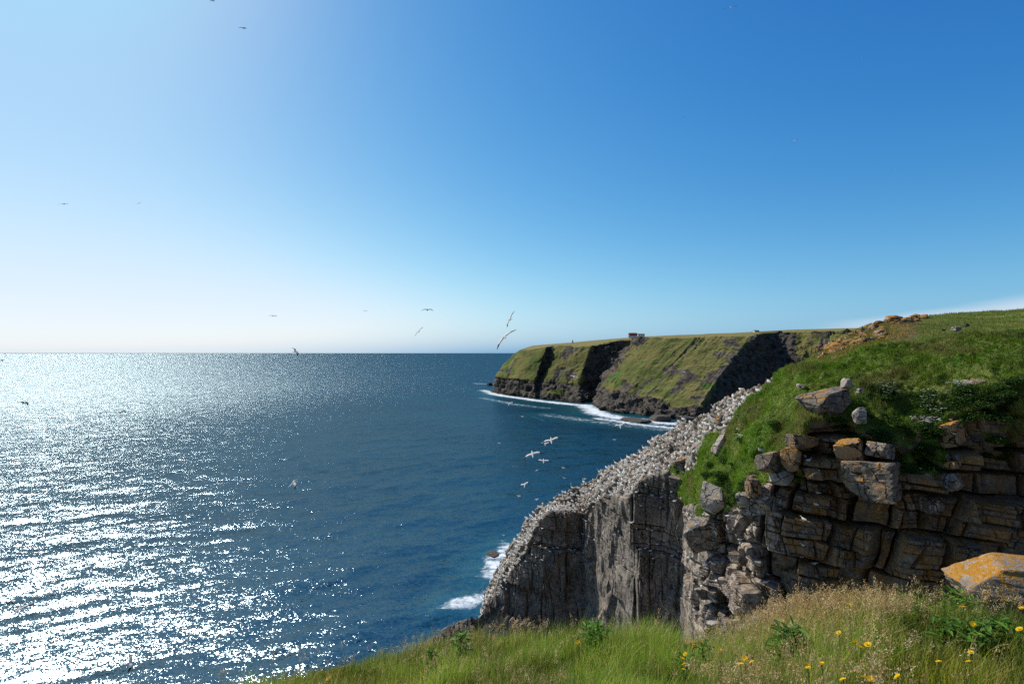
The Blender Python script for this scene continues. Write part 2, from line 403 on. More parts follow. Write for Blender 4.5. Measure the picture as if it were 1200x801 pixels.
# ================================================================== FAR HEADLAND
# column: skyline(px,py,Y) rim(px,py,Y) band(px,py,Y) base(px,py)
HC = [
 ((640, 407, 1400), (630, 411, 1380), (622, 438, 1370), (622, 448), 0),
 ((622, 406, 1250), (612, 411, 1200), (596, 441, 1180), (590, 453), 0),
 ((608, 410, 1130), (597, 418, 1085), (579, 445, 1040), (577, 460), 0),
 ((625, 404.5, 1110), (610, 411, 1040), (592, 447, 1000), (592, 463), 0),
 ((645, 403, 1090), (628, 408, 1000), (610, 449, 956), (610, 465), 0),
 ((655, 402.5, 1090), (641, 406.5, 975), (627, 451, 925), (627, 468), 0),
 ((658, 402, 1090), (646, 406, 1000), (630, 451, 950), (631, 467), 1),
 ((668, 401.5, 1080), (655, 405, 985), (640, 452, 925), (642, 469), 0),
 ((690, 399.5, 1060), (680, 406, 930), (664, 454, 890), (664, 471), 0),
 ((700, 398.5, 1050), (692, 405, 915), (678, 455, 865), (680, 473), 0),
 ((712, 397.5, 1040), (702, 403, 915), (686, 455, 885), (686, 472), 1),
 ((728, 396, 1030), (722, 399, 915), (696, 455, 890), (692, 471), 1),
 ((745, 394.5, 1020), (743, 396, 905), (704, 450, 880), (700, 470), 1),
 ((754, 394, 1010), (750, 396, 885), (703, 456, 795), (697, 474), .6),
 ((768, 393.5, 990), (763, 396, 870), (712, 461, 760), (705, 482), 0),
 ((790, 392.5, 960), (785, 396, 850), (732, 466, 722), (728, 485), 0),
 ((815, 391.5, 940), (812, 395, 835), (754, 471, 688), (750, 488), 0),
 ((840, 390.5, 920), (838, 394, 825), (778, 476, 650), (775, 491), 0),
 ((862, 389.5, 900), (862, 394, 815), (800, 481, 625), (797, 493), 0),
 ((880, 388.5, 890), (881, 393, 815), (817, 482, 615), (815, 494), .1),
 ((888, 388, 890), (889, 392, 830), (836, 478, 650), (836, 491), 1),
 ((898, 387.5, 900), (899, 391, 870), (866, 474, 700), (866, 486), 1),
 ((912, 387, 920), (912, 390, 900), (905, 466, 780), (905, 476), 1),
 ((935, 386, 920), (935, 389, 880), (935, 468, 770), (935, 478), .45),
 ((960, 385, 910), (962, 388, 860), (962, 470, 740), (962, 482), .45),
 ((990, 384.5, 900), (992, 387, 840), (990, 474, 700), (990, 488), .55),
 ((1030, 384, 880), (1030, 386, 820), (1030, 480, 660), (1030, 495), .45),
 ((1110, 383, 860), (1110, 385, 790), (1110, 490, 600), (1110, 505), .4),
]
K = []
rockc = []
for sk, rim, band, base, rk in HC:
    b = at_z(base[0], base[1], -1.0)
    s_ = at(*sk); r_ = at(*rim); bd = at(*band)
    bd = at(band[0], band[1] - 4, band[2])
    if bd[1] < b[1] + 4: bd = at(band[0], band[1] - 4, b[1] + 6)
    bk = s_ + np.array([60, 420, -6.]); 
    mid1 = r_ * .66 + bd * .34; mid2 = r_ * .34 + bd * .66
    mid1[2] += 2.5; mid2[2] += 1.5
    K.append([bk, s_, r_, mid1, mid2, bd, b * .55 + bd * .45, b]); rockc.append(rk)
K = np.array(K); rockc = np.array(rockc)
NC = 760
# distribute columns by rim distance
seg = np.linalg.norm(np.diff(proj(K[:, 2]), axis=1), axis=0) + 3
cum = np.concatenate([[0], np.cumsum(seg)])
u = np.interp(np.linspace(0, cum[-1], NC), cum, np.arange(len(K)))
G = interp_cols(K, u); rk = np.interp(u, np.arange(len(K)), rockc)
G = blur(G.transpose(1, 0, 2), 0, 8).transpose(1, 0, 2)
rows = [0, .6] + list(np.linspace(1, 2, 24)) + list(np.linspace(2, 5, 150)[1:]) + list(np.linspace(5, 7, 46)[1:])
rows = np.array(rows)
Gf = np.stack([interp_cols(G[j], rows) for j in range(NC)], 1)      # (nr, nc, 3)
rr = rows[:, None]; rkk = rk[None, :]
N = normals(blur(Gf, 6, 6))
if (N[len(rows) // 2, NC // 2] * (np.array([0, 0, EYE]) - Gf[len(rows) // 2, NC // 2])).sum() < 0: N = -N
Pf = Gf.reshape(-1, 3)
slopew = (ss(1.7, 2.1, rr) * (1 - ss(6.8, 7, rr)) * np.ones_like(rkk)).ravel()
# down-slope gullies: noise stretched along row direction uses the column index coordinate
ucoord = (np.ones_like(rr) * (np.arange(NC)[None] / NC * 60)).ravel()
rowc = (rr * np.ones_like(rkk)).ravel()
gul = fbm(np.stack([ucoord * .55, rowc * .45, 0 * rowc], -1), 6, 3, .62)
gul2 = 1 - np.abs(vnoise(np.stack([ucoord * .42 + .5 * rowc + 1.2 * gul, rowc * .35, 0 * rowc], -1), 9)) * 2
d = slopew * (gul * 5.5 - np.clip(gul2, 0, 1) ** 2 * 4.0)
rough = fbm(Pf * .05, 5, 21, .6)
bandw = (ss(4.85, 5.05, rr) * np.ones_like(rkk)).ravel()
rkk_ = (rkk * np.ones_like(rr)).ravel(); rkm = np.clip(np.maximum(np.clip(rkk_ + .55 * gul * (rkk_ + .25) + .25 * rough * (rkk_ > .02), 0, 1) * slopew, bandw), 0, 1)
f1, f2, idv, cen = worley(Pf / np.array([11., 11., 22.]), 77, .9)
d = d + rkm * ((idv - .5) * 8 + rough * 8) + slopew * rough * 3
strata = (h32(np.floor((Pf[:, 2] + rough * 4) / 5).astype(np.int64), np.zeros(len(Pf), np.int64), np.zeros(len(Pf), np.int64), 4) - .5)
d = d + rkm * strata * 4
Gd = Pf + N.reshape(-1, 3) * (d * np.clip(1, 0, 1))[:, None] * .75
plat = ((1 - ss(1.2, 2.0, rr)) * np.ones_like(rkk)).ravel()
Gd[:, 2] += plat * fbm(Pf * .02, 4, 8) * .9
veg = 1 - rkm * .95
gmask = ss(.35, .75, gul2 * .6 + rough * .9 + .1) * slopew
veg = np.clip(veg - gmask * .75 - .5 * ss(.12, .3, fbm(np.stack([ucoord * 1.6, rowc * .25, 0 * rowc], -1), 4, 66)) * slopew - ss(.25, .6, strata + rough) * .15 * slopew + .1, 0, 1)
# a grassy ledge within the band of the middle buttress
gx, gy = proj(Gd)
ledge = ss(10, 4, np.hypot((gx - 652) / 2.2, (gy - 459) / .5))
veg = np.maximum(veg, ledge * .7)
wet = ((ss(6.5, 6.9, rr)) * np.ones_like(rkk)).ravel() * .8
o = mesh_np('headland', Gd, grid_faces(len(rows), NC), M['headland'], True, {'masks': np.stack([veg, bandw, wet], -1)})
tag(o, kind='structure')
HEAD_BASE = at_z(np.array([c[3][0] for c in HC]), np.array([c[3][1] for c in HC]), 0.)

# ================================================================== NEAR BIRD CLIFF AND GRASS SLOPE
# (silhouette px,py,Y), (edge px,py,Y)
CC = [
 ((500, 800, 126), (500, 815, 117)),
 ((527, 766, 124), (530, 772, 115)),
 ((540, 746, 122), (546, 756, 112)),
 ((560, 735, 120), (563, 744, 110)),
 ((566, 700, 118), (570, 712, 108)),
 ((576, 678, 117), (583, 692, 106)),
 ((592, 650, 115), (601, 664, 104)),
 ((612, 615, 113), (618, 640, 103)),
 ((626, 600, 111), (632, 613, 102)),
 ((642, 588, 110), (645, 600, 101)),
 ((676, 570, 106), (687, 603, 100)),
 ((682, 567, 105), (692, 592, 98)),
 ((705, 553, 100), (712, 580, 88)),
 ((725, 541, 96), (738, 582, 78)),
 ((745, 529, 92), (753, 563, 78)),
 ((765, 517, 88), (775, 556, 77)),
 ((785, 505, 84), (793, 560, 75)),
 ((796, 499, 81), (799, 583, 74)),
 ((806, 493, 78), (804, 596, 66)),
 ((822, 484, 75), (830, 588, 57)),
 ((830, 479, 73), (838, 592, 56.5)),
 ((848, 468, 69), (862, 600, 55)),
 ((864, 458, 66), (872, 588, 51)),
 ((885, 449, 62), (886, 570, 48.8)),
 ((905, 441, 60), (917, 552, 47.6)),
 ((940, 429, 58), (945, 500, 46.5)),
 ((975, 419, 57), (992, 492, 46)),
 ((1010, 409, 56), (1030, 520, 44)),
 ((1060, 401, 55), (1065, 528, 43)),
 ((1100, 397, 54), (1100, 498, 43)),
 ((1150, 394, 53), (1150, 475, 42.2)),
 ((1200, 390, 52), (1200, 462, 41.5)),
 ((1280, 386, 50), (1290, 446, 40)),
 ((1420, 380, 47), (1440, 430, 37)),
]
K = []
for s_, e_ in CC:
    a = at(*s_); e = at(*e_)
    stackw = float(ss(905, 800, s_[0]))
    rd = np.array([a[0], a[1], 0.]) / math.hypot(a[0], a[1])
    back1 = a + rd * 11 + np.array([3., 0, -4. - 9 * stackw])
    back2 = a * np.array([1, 1, 0]) + rd * 30 + np.array([6., 0, -3.]) + np.array([0, 0, a[2] - 12.]) * float(ss(960, 1040, s_[0]))
    mid = a * .5 + e * .5
    if s_[0] > 840: mid = a * .45 + e * .55; mid[2] += 1.0
    out = -e * np.array([1, 1, 0]); out /= np.linalg.norm(out)
    wm = e + out * 1.2; wm[2] = e[2] * .55 + 30 * .45
    wb = e + out * 5; wb[2] = 14
    sb = e + out * 12; sb[2] = -3
    K.append([back2, back1, a, mid, e, wm, wb, sb])
K = np.array(K)
NCC = 1050
seg = np.linalg.norm(np.diff(proj(K[:, 4]), axis=1), axis=0)
seg = np.minimum(seg, np.hypot(np.abs(np.diff(proj(K[:, 4])[0])) + 3, 8)) + 3
cum = np.concatenate([[0], np.cumsum(seg)])
u = np.interp(np.linspace(0, cum[-1], NCC), cum, np.arange(len(K)))
G = interp_cols(K, u)
G = blur(G.transpose(1, 0, 2), 0, 5).transpose(1, 0, 2)
rows = np.concatenate([[0, .5], np.linspace(1, 2, 14)[1:-1], np.linspace(2, 4, 210), np.linspace(4, 5, 300)[1:], np.linspace(5, 7, 60)[1:]])
Gf = np.stack([interp_cols(G[j], rows) for j in range(NCC)], 1)
N = normals(blur(Gf, 10, 10)); N = blur(N, 8, 8); N /= np.linalg.norm(N, axis=-1, keepdims=True)
if (N[300, 500] * (np.array([0, 0, EYE]) - Gf[300, 500])).sum() < 0: N = -N
rr = (rows[:, None] * np.ones((1, NCC))).ravel()
Pf = Gf.reshape(-1, 3); Nf = N.reshape(-1, 3)
px, py = proj(Pf)
# image-independent fields from here on use world position
big = fbm(Pf * .09, 3, 2); med = fbm(Pf * .35, 4, 5); fine = fbm(Pf * 1.6, 4, 6, .6)
stack = ss(835, 800, px)                                    # 1 on the bird stack
grassy = ss(-10, 14, (px - 905) * .70 + (py - 443) * .70 + 20 * med + 9 * fine) * (1 - ss(3.9, 4.05, rr + .12 * med)) * (1 - ss(2.0, 1.6, rr) * stack)
overhang = ss(4.38, 4.02, rr + .3 * med + .1 * fine) * ss(985, 1020, px) * ss(4.0, 4.02, rr)  # turf hanging over the right wall
clump = ss(.08, .24, med + .5 * big) * ss(4.5, 4.0, rr) * ss(800, 830, px) * ss(3.9, 4, rr)
veg = np.clip(np.maximum.reduce([grassy, overhang * ss(-.2, .1, med), clump]), 0, 1)
# peeking rock within slope
peek = ss(.28, .40, fbm(Pf * .45, 3, 44)) * ss(3.0, 3.7, rr) * ss(830, 860, px) * (1 - ss(4.0, 4.1, rr))
veg = veg * (1 - .8 * peek)
warp = np.stack([fbm(Pf * .3, 2, 61), fbm(Pf * .3, 2, 62), fbm(Pf * .3, 2, 63)], -1)
ucum = np.concatenate([[0], np.cumsum(np.linalg.norm(np.diff(Gf[228, :, :2], axis=0), axis=1))])
Ux = (np.ones(len(rows))[:, None] * ucum[None]).ravel()
def jit1(x, cell, s, j=.9):
    k0 = np.floor(x).astype(np.int64); z_ = np.zeros_like(k0); ci = np.asarray(cell).astype(np.int64) + z_
    def bnd(k): return k + j * (h32(k, ci, z_, s) - .5)
    k = np.where(x < bnd(k0), k0 - 1, np.where(x >= bnd(k0 + 1), k0 + 1, k0))
    b0 = bnd(k); b1 = bnd(k + 1)
    return k, np.minimum(x - b0, b1 - x), (x - (b0 + b1) / 2)
def bricks(W, H, s, amp, tilt, crack, cw, dip=.12, wp=.35, skew=.25):
    wu = Ux + wp * warp[:, 0] * 2 + .25 * wp * fine; wz = Pf[:, 2] + wp * warp[:, 2] * 1.6 + dip * Ux + .15 * wp * fine
    kz, dz, cz = jit1(wz / H, 0, s)
    ofs = h32(kz, kz * 0, kz * 0, s + 1) * 7
    ku, du, cu = jit1((wu + skew * (h32(kz, kz * 0 + 3, kz * 0, s) - .5) * wz) / W + ofs, kz, s + 2)
    z0 = np.zeros_like(ku)
    r1 = h32(ku, kz, z0, s + 3) - .5; r2 = h32(ku, kz, z0 + 1, s + 3) - .5; r3 = h32(ku, kz, z0 + 2, s + 3) - .5
    o = 2 * amp * r1 + tilt * (r2 * cu * W + r3 * cz * H)
    m = np.minimum(du * W, dz * H)
    return o - crack * (1 - ss(0, cw, m)), r1
def blocks(scale, s, jit, amp, tilt, crack, wp=.5):
    Q = (Pf + warp * wp) / np.array(scale)
    f1, f2, idv, cen = worley(Q, s, jit)
    tx = (h32((idv * 9999).astype(np.int64), np.zeros(len(idv), np.int64), np.zeros(len(idv), np.int64), 1) - .5)
    tz = (h32((idv * 9999).astype(np.int64), np.ones(len(idv), np.int64), np.zeros(len(idv), np.int64), 2) - .5)
    dq = (Q - cen)
    o = (idv - .5) * 2 * amp + tilt * (tx * dq[:, 0] + tz * dq[:, 2] + tx * dq[:, 1])
    o -= crack * (1 - ss(0, .10, f2 - f1))
    return o
cA, rA = bricks(4.4, 8.5, 301, .85, .30, .6, .16, .05, .12, .05)
cB, rB = bricks(1.8, 3.4, 302, .24, .22, .25, .10, .05, .25, .10)
cC, rC = bricks(.8, 1.7, 303, .05, .25, .10, .07, .05, .2)
bA, sA = bricks(3.2, 2.7, 304, 1.6, .50, 1.6, .30, .05, .30, .6)
bB, sB = bricks(1.9, 2.2, 305, .42, .60, .45, .13, .10, .25, .7)
bC, sC = bricks(.9, .6, 306, .05, .3, .15, .07, .10, .3)
keep = ss(-.15, .05, sA)           # some big blocks stay whole, others are broken up
topB = blocks((1.5, 1.5, .9), 105, .9, .14, .35, .25, .3) + blocks((4.2, 4.2, 3.0), 107, .9, .5, .6, .4, .3)
wall = ss(3.94, 4.03, rr)
dw = stack * (cA + cB * (.5 + ss(-.2, .2, rA)) + cC) + (1 - stack) * (bA + bB * (.15 + 1.1 * keep) + bC * keep)
dt = (topB * .9 + .3 * med)
d = wall * dw + (1 - wall) * dt
d = d * (1 - veg * .92) + veg * (fbm(Pf * .28, 4, 71, .55) * .95 + .12 * fine + .45 * (1 - worley(Pf * np.array([.8, .8, .5]) + warp, 133, .95)[0]) ** 2)
d = d + .03 * fine + .35 * big * wall
d = d * ss(0, 1.2, rr) * (1 - ss(6.6, 7, rr))
Gd = Pf + Nf * d[:, None]
lic = ss(880, 950, px) * wall * 1.0 + .35 * ss(840, 880, px) + .25 * ss(.2, .5, big)
gua = stack * (ss(2.0, 2.2, rr) * (1 - wall) * .62 + wall * (.12 + .42 * ss(-.1, .4, med))) + (1 - stack) * (ss(905, 860, px) * .5 + .10)
gua = np.maximum(gua, ss(940, 900, px) * ss(798, 806, px) * wall * .75 + wall * ss(700, 690, px) * ss(685, 693, px) * .3)
gua = np.maximum(gua, ss(-30, 0, 905 - px) * (1 - veg) * (1 - wall) * .6)
CL_V = Gd; CL_rr = rr; CL_veg = veg; CL_px, CL_py = proj(Gd)
o = mesh_np('cliff', Gd, grid_faces(len(rows), NCC), M['cliff'], False, {'masks': np.stack([veg, np.clip(gua, 0, 1), np.clip(lic, 0, 1)], -1)})
tag(o, kind='structure')
CLN = normals(Gd.reshape(len(rows), NCC, 3)).reshape(-1, 3)
if CLN[:, 2].mean() < 0: CLN = -CLN

# ================================================================== HILL BEHIND THE CREST
HL = [((868, 466, 75), (872, 462, 80)), ((890, 458, 66), (892, 449, 82)), ((912, 446, 63), (915, 437, 84)), ((940, 437, 60), (942, 424, 86)), ((965, 431, 59), (966, 409, 88)),
      ((985, 426, 58), (985, 397, 90)), ((1005, 420, 57), (1003, 386, 91)), ((1022, 415, 57), (1020, 379, 92)), ((1045, 410, 56), (1042, 374, 92)),
      ((1100, 405, 55), (1100, 370, 96)), ((1150, 402, 54), (1150, 365, 100)), ((1200, 398, 53), (1200, 360, 100)), ((1300, 394, 51), (1300, 348, 100)), ((1450, 388, 48), (1450, 335, 100))]
K = []
for f_, s_ in HL:
    a = at(*f_); b = at(*s_); a[2] -= 1.2
    m_ = a * .5 + b * .5; m_[2] += .4
    rd = np.array([b[0], b[1], 0]) / math.hypot(b[0], b[1]); b2 = b + rd * 14 + np.array([2, 0, -2.5]); b3 = b + rd * 80 + np.array([12, 0, -22.])
    K.append([a, m_, b, b2, b3])
K = np.array(K); k0 = K[0].copy(); k0[:, 2] = np.minimum(k0[:, 2] - 55, 5); k0[:, 0] += 8; k0[:, 1] += 6; K[0][:, 2] -= 9; K[1][:, 2] -= 1.5
K = np.concatenate([[k0], K])
u = np.linspace(0, len(K) - 1, 420); G = interp_cols(K, u); G = blur(G.transpose(1, 0, 2), 0, 12).transpose(1, 0, 2)
rows2 = np.concatenate([np.linspace(0, 2, 160), np.linspace(2, 4, 40)[1:]])
Gf = np.stack([interp_cols(G[j], rows2) for j in range(420)], 1); Gf = blur(Gf, 6, 2)
P2 = Gf.reshape(-1, 3); n2 = fbm(P2 * .25, 5, 81, .55)
P2 = P2 + np.array([0, 0, 1.]) * (n2 * .45 + fbm(P2 * .07, 2, 82) * .6)[:, None]
hx, hy = proj(P2)
bandm = ss(26, 8, np.abs((hy - 378) - (1085 - hx) * .30) ) * ss(1105, 1060, hx) * ss(960, 985, hx)
o = mesh_np('hill', P2, grid_faces(len(rows2), 420), M['cliff'], True, {'masks': np.stack([np.clip(1 - bandm * .75, 0, 1), 0 * n2, np.clip(bandm * 1.5, 0, 1.5)], -1)})
tag(o, kind='structure')
HILL_V = P2

# ================================================================== SEA
pys = np.concatenate([np.linspace(0.35, 8, 30), np.linspace(8, 90, 150)[1:], np.linspace(90, 430, 430)[1:], np.linspace(430, 900, 20)[1:]])
rad = EYE * F / pys; rad = np.concatenate([[70000.], rad])
az = np.concatenate([np.linspace(-100, -50, 20)[:-1], np.linspace(-50, 30, 560)[:-1], np.linspace(30, 100, 60)])
A, Rr = np.meshgrid(np.radians(az), rad)
# radial distance such that Y ~ constant per ring near the centre
V = np.stack([np.sin(A) * Rr, np.cos(A) * Rr, 0 * A], -1).reshape(-1, 3)
dist = np.hypot(V[:, 0], V[:, 1])
amp = ss(900, 300, dist)
ang = R(-28); ca, sa = math.cos(ang), math.sin(ang)
q = np.stack([(V[:, 0] * ca + V[:, 1] * -sa) * .5, (V[:, 0] * sa + V[:, 1] * ca), 0 * dist], -1)
V[:, 2] = amp * (fbm(q / 14, 2, 91) * .75 + fbm(q / 5, 3, 92) * .42)
def seg_dist(P, a, b):
    ab = (b - a)[:2]; t = np.clip(((P[:, :2] - a[:2]) @ ab) / (ab @ ab + 1e-9), 0, 1)
    return np.linalg.norm(P[:, :2] - (a[:2] + t[:, None] * ab), axis=1)
foam = np.zeros(len(V)); shal = np.zeros(len(V))
def foamline(pts, wid, wsh, k=1.):
    global foam, shal
    P3 = at_z(np.array([p[0] for p in pts], float), np.array([p[1] for p in pts], float), 0.)
    sel = np.where((np.abs(V[:, 0] - P3[:, 0].mean()) < 500) & (np.abs(V[:, 1] - P3[:, 1].mean()) < 600))[0]
    dd = np.full(len(sel), 1e9)
    for a, b in zip(P3[:-1], P3[1:]): dd = np.minimum(dd, seg_dist(V[sel], a, b))
    foam[sel] = np.maximum(foam[sel], k * ss(wid, 0, dd)); shal[sel] = np.maximum(shal[sel], k * ss(wsh, 0, dd))
foamline([(577, 461), (592, 464), (612, 466.5), (632, 469.5), (664, 473), (684, 474.5)], 34, 60)
foamline([(684, 474.5), (693, 478), (700, 484), (722, 489), (750, 492), (775, 495), (800, 497), (820, 498)], 44, 80)
foamline([(556, 449), (580, 450)], 30, 20, .9)
foamline([(566, 457), (578, 461)], 34, 20, .9)
foamline([(690, 478), (700, 486), (715, 494)], 30, 75, .7)
foamline([(566, 466), (600, 473), (640, 478)], 30, 30, .72)
foamline([(640, 486), (700, 494), (780, 503), (830, 508)], 48, 50, .69)
foamline([(700, 490), (740, 496), (800, 503)], 22, 50, .95)
foamline([(645, 493), (700, 497), (730, 499)], 9, 5, .5)
foamline([(625, 488), (640, 494)], 12, 5, .55)
foamline([(760, 497), (800, 505)], 12, 30, .6)
foamline([(598, 640), (584, 652), (578, 672)], 15, 24, .9)
foamline([(560, 700), (545, 706), (528, 708)], 11, 16, .85)
foamline([(590, 632), (604, 628)], 8, 14, .6)
o = mesh_np('sea', V, grid_faces(len(rad), len(az)), M['sea'], True, {'masks': np.stack([foam, shal, foam * 0], -1)})
tag(o, kind='structure')

# ================================================================== ROCKS
def rock_mesh(name, seed, dims, mat, sub=4, p=55, chips=9, rough=.035, taper=0, cuts=()):
    r = np.random.default_rng(seed)
    import bmesh
    bm = bmesh.new(); bmesh.ops.create_icosphere(bm, subdivisions=sub, radius=1)
    V = np.array([v.co[:] for v in bm.verts]); T = np.array([[v.index for v in f.verts] for f in bm.faces]); bm.free()
    pl = []
    for ax in range(3):
        for sg in (-1, 1):
            n = np.zeros(3); n[ax] = sg; n += r.normal(0, .17, 3); n /= np.linalg.norm(n); pl.append((n, .80 + r.uniform(-.08, .12)))
    for k in range(chips):
        n = r.normal(0, 1, 3); n /= np.linalg.norm(n); pl.append((n, r.uniform(.84, 1.05)))
    for c in cuts: n = np.array(c[:3], float); n /= np.linalg.norm(n); pl.append((n, c[3]))
    acc = 0
    for n, dd in pl:
        acc = acc + (np.clip(V @ n, 0, None) / dd) ** p
    V = V * (acc ** (-1 / p))[:, None]
    V = V * (1 + rough * fbm(V * 2.2 + seed, 4, 5, .6) + rough * .5 * fbm(V * 7 + seed, 3, 6)[:, None][:, 0])[:, None]
    V = V + .012 * np.round(fbm(V * np.array([1, 1, 6.]) + seed, 2, 9) * 4)[:, None] * V
    V = V * (np.array(dims) / 2 / np.abs(V).max(0))
    return mesh_np(name, V, T, mat, False, link=False)
def rock(name, px_, py_, Y, w_, h_, label, mat, rot=0, seed=0, depth=.9, cat='boulder', group=None, tilt=(0, 0), sub=4, **kw):
    c = at(px_, py_, Y); sc = Y / F
    if w_ > 30 and sub == 4: sub = 5
    dims = (w_ * sc, max(w_, h_) * sc * depth, h_ * sc)
    me = rock_mesh(name, seed + 3, dims, mat, sub, **kw)
    o = bpy.data.objects.new(name, me); COL.objects.link(o)
    o.location = c; o.rotation_euler = (R(tilt[0]), R(tilt[1]), R(rot))
    return tag(o, label, cat, group)
near = rock('boulder', 1206, 690, 3.66, 166, 62, 'large orange-lichened boulder at the right edge of the near grass', M['near'], -14, 41, .5, sub=6, rough=.03, chips=0, cuts=((-.81, 0, .58, .76), (-.97, 0, -.24, .74), (0, -.86, .5, .74)))
BL = [
 (969, 471, 47.3, 56, 30, 'long pale slab boulder jutting left out of the green slope, orange line along its top', 'grey', -6, 5, .8, (4, -19)),
 (992, 449, 47, 12, 13, 'small whitish rock perched upright on the top end of the jutting slab', 'pale', 20, 8, .8, (0, 0)),
 (938, 518, 46.4, 32, 20, 'flat-topped block with a lit top edge above a square recess', 'lich', 12, 14, 1.1, (0, 4)),
 (927, 536, 46.2, 20, 30, 'orange-stained broken block below the flat-topped block', 'orange', 30, 15, .9, (0, 0)),
 (900, 541, 47.3, 28, 26, 'squarish grey boulder left of the orange-stained block on the turf edge', 'grey', 26, 16, .9, (-5, 0)),
 (915, 560, 47.0, 23, 24, 'pale cube-shaped boulder below the squarish grey one', 'pale', 26, 17, 1.0, (-6, 8)),
 (882, 570, 47.6, 20, 24, 'orange boulder in the turf left of the pale cube boulder', 'lich', 10, 18, .8, (0, 0)),
 (903, 586, 48.2, 62, 30, 'big pale white-splashed boulder capping the sunlit rock columns', 'gua', 24, 19, .9, (-10, -10)),
 (945, 683, 46.8, 44, 56, 'dark upright block with one pale sunlit side beside the long grass', 'grey', 24, 21, .9, (0, 0)),
 (1028, 562, 43.4, 78, 46, 'largest grey boulder in the rock face, half lit and half shaded', 'grey', 27, 22, .9, (-6, 4)),
 (1000, 530, 44, 28, 38, 'ochre boulder under a tuft left above the half-lit boulder', 'orange', 30, 23, .8, (0, -18)),
 (1030, 527, 43, 32, 18, 'white-tipped rock lying on the half-lit boulder', 'gua', 35, 24, .9, (0, 12)),
 (1112, 508, 42.3, 27, 34, 'tall block with bright orange lichen on its slanted top', 'orange', 26, 26, .9, (-12, -14)),
 (1143, 513, 42.8, 40, 28, 'rounded brown block below a grass tuft right of the orange-topped block', 'shade_lich', 30, 27, .8, (0, 5)),
 (1113, 564, 41.8, 27, 24, 'block with white guano running down its lit face', 'gua', 30, 28, .8, (-8, 6)),
 (1092, 592, 41.8, 28, 20, 'dark boulder with a bluish white splash below the guano block', 'shade_gua', 10, 29, .8, (0, 0)),
 (1117, 544, 41.8, 17, 9, 'small orange rock wedged between the orange-topped block and guano block', 'orange', 10, 30, .8, (0, 0)),
 (1186, 620, 42.2, 42, 88, 'tall bluish grey slab at the right end of the shaded wall', 'shade_grey', 10, 32, .5, (0, 3)),
 (835, 583, 56.0, 18, 40, 'pointed pale pinnacle standing on top of the narrow sunlit rib', 'pale', 40, 51, .8, (0, 6)),
 (826, 622, 57.6, 42, 40, 'white-topped sloping block halfway down the narrow rib', 'gua', 40, 52, .8, (-8, -36)),
 (797, 566, 75, 26, 22, 'dark cubic block at the top of the bird cliff beside the green turf', 'shade_grey', 40, 55, .8, (0, 0)),
 (776, 560, 78.4, 20, 24, 'square dark block topping the bird cliff left of the cubic one', 'shade_grey', 20, 155, .8, (0, 0)),
 (812, 535, 70, 11, 28, 'upright pale slab on the bird slope beside the turf', 'pale', 20, 56, .6, (0, 0)),
 (798, 543, 74, 16, 16, 'flat-topped pale block left of the upright slab on the bird slope', 'grey', 35, 156, .9, (0, -8)),
 (846, 491, 67.3, 15, 12, 'brown block on the bird slope with a gannet on it', 'lich', 20, 57, .9, (0, 0)),
 (845, 520, 63, 14, 28, 'pointed slab sticking out of the turf beside the bird slope', 'pale', 10, 58, .5, (0, 14)),
]
for (a, b, Y, w_, h_, lb, mt, rt, sd, dp, tl) in BL:
    Y += .45 if 880 < a < 1180 and w_ > 18 else 0
    ct = ((.9, 0, .6, .55), (-.8, 0, .7, .6)) if sd in (51, 58) else ()
    rock('boulder', a, b, Y, w_, h_, lb, M[mt], rt, sd, dp, tilt=tl, cuts=ct)
for k, (a, b, Y, w_, h_, lb) in enumerate([
    (1188, 419, 47, 13, 12, 'whitish rock on the upper slope close to the right edge'),
    (1162, 428, 47, 11, 15, 'dark pointed rock left of the whitish rock near the right edge'),
    (1108, 427, 49, 11, 6, 'small flat pale rock high on the grassy slope'),
    (1172, 475, 43.5, 14, 22, 'pale upright rock among the weeds at the right of the wall'),
    (1008, 487, 44.3, 12, 20, 'thin leaning rock with an orange edge among the white flowers'),
    (1006, 458, 46, 8, 8, 'little round pale rock right of the perched whitish rock'),
    (903, 508, 52, 6, 7, 'tiny square stone in the middle of the green turf'),
    (939, 452, 52, 12, 5, 'flat stone on the bright green slope left of the slab')]):
    rock('rock', a, b, Y, w_, h_, lb, M['pale' if k != 1 else 'grey'], 20 * k, 70 + k, .8, 'rock', sub=3)
for k, (a, b, w_, h_, lb) in enumerate([(1121, 385, 12, 7, 'grey double rock on the hill above the bright grass'), (1131, 381, 9, 5, 'dark rock touching the double rock on the hill'),
    (1106, 386, 6, 4, 'small tan rock left of the double rock on the hill'), (1142, 389, 9, 4, 'tan flat rock right of the double rock on the hill')]):
    rock('rock', a, b, 70, w_, h_, lb, M['pale' if k == 0 else 'grey'], 25 * k, 90 + k, .8, 'rock', sub=3)
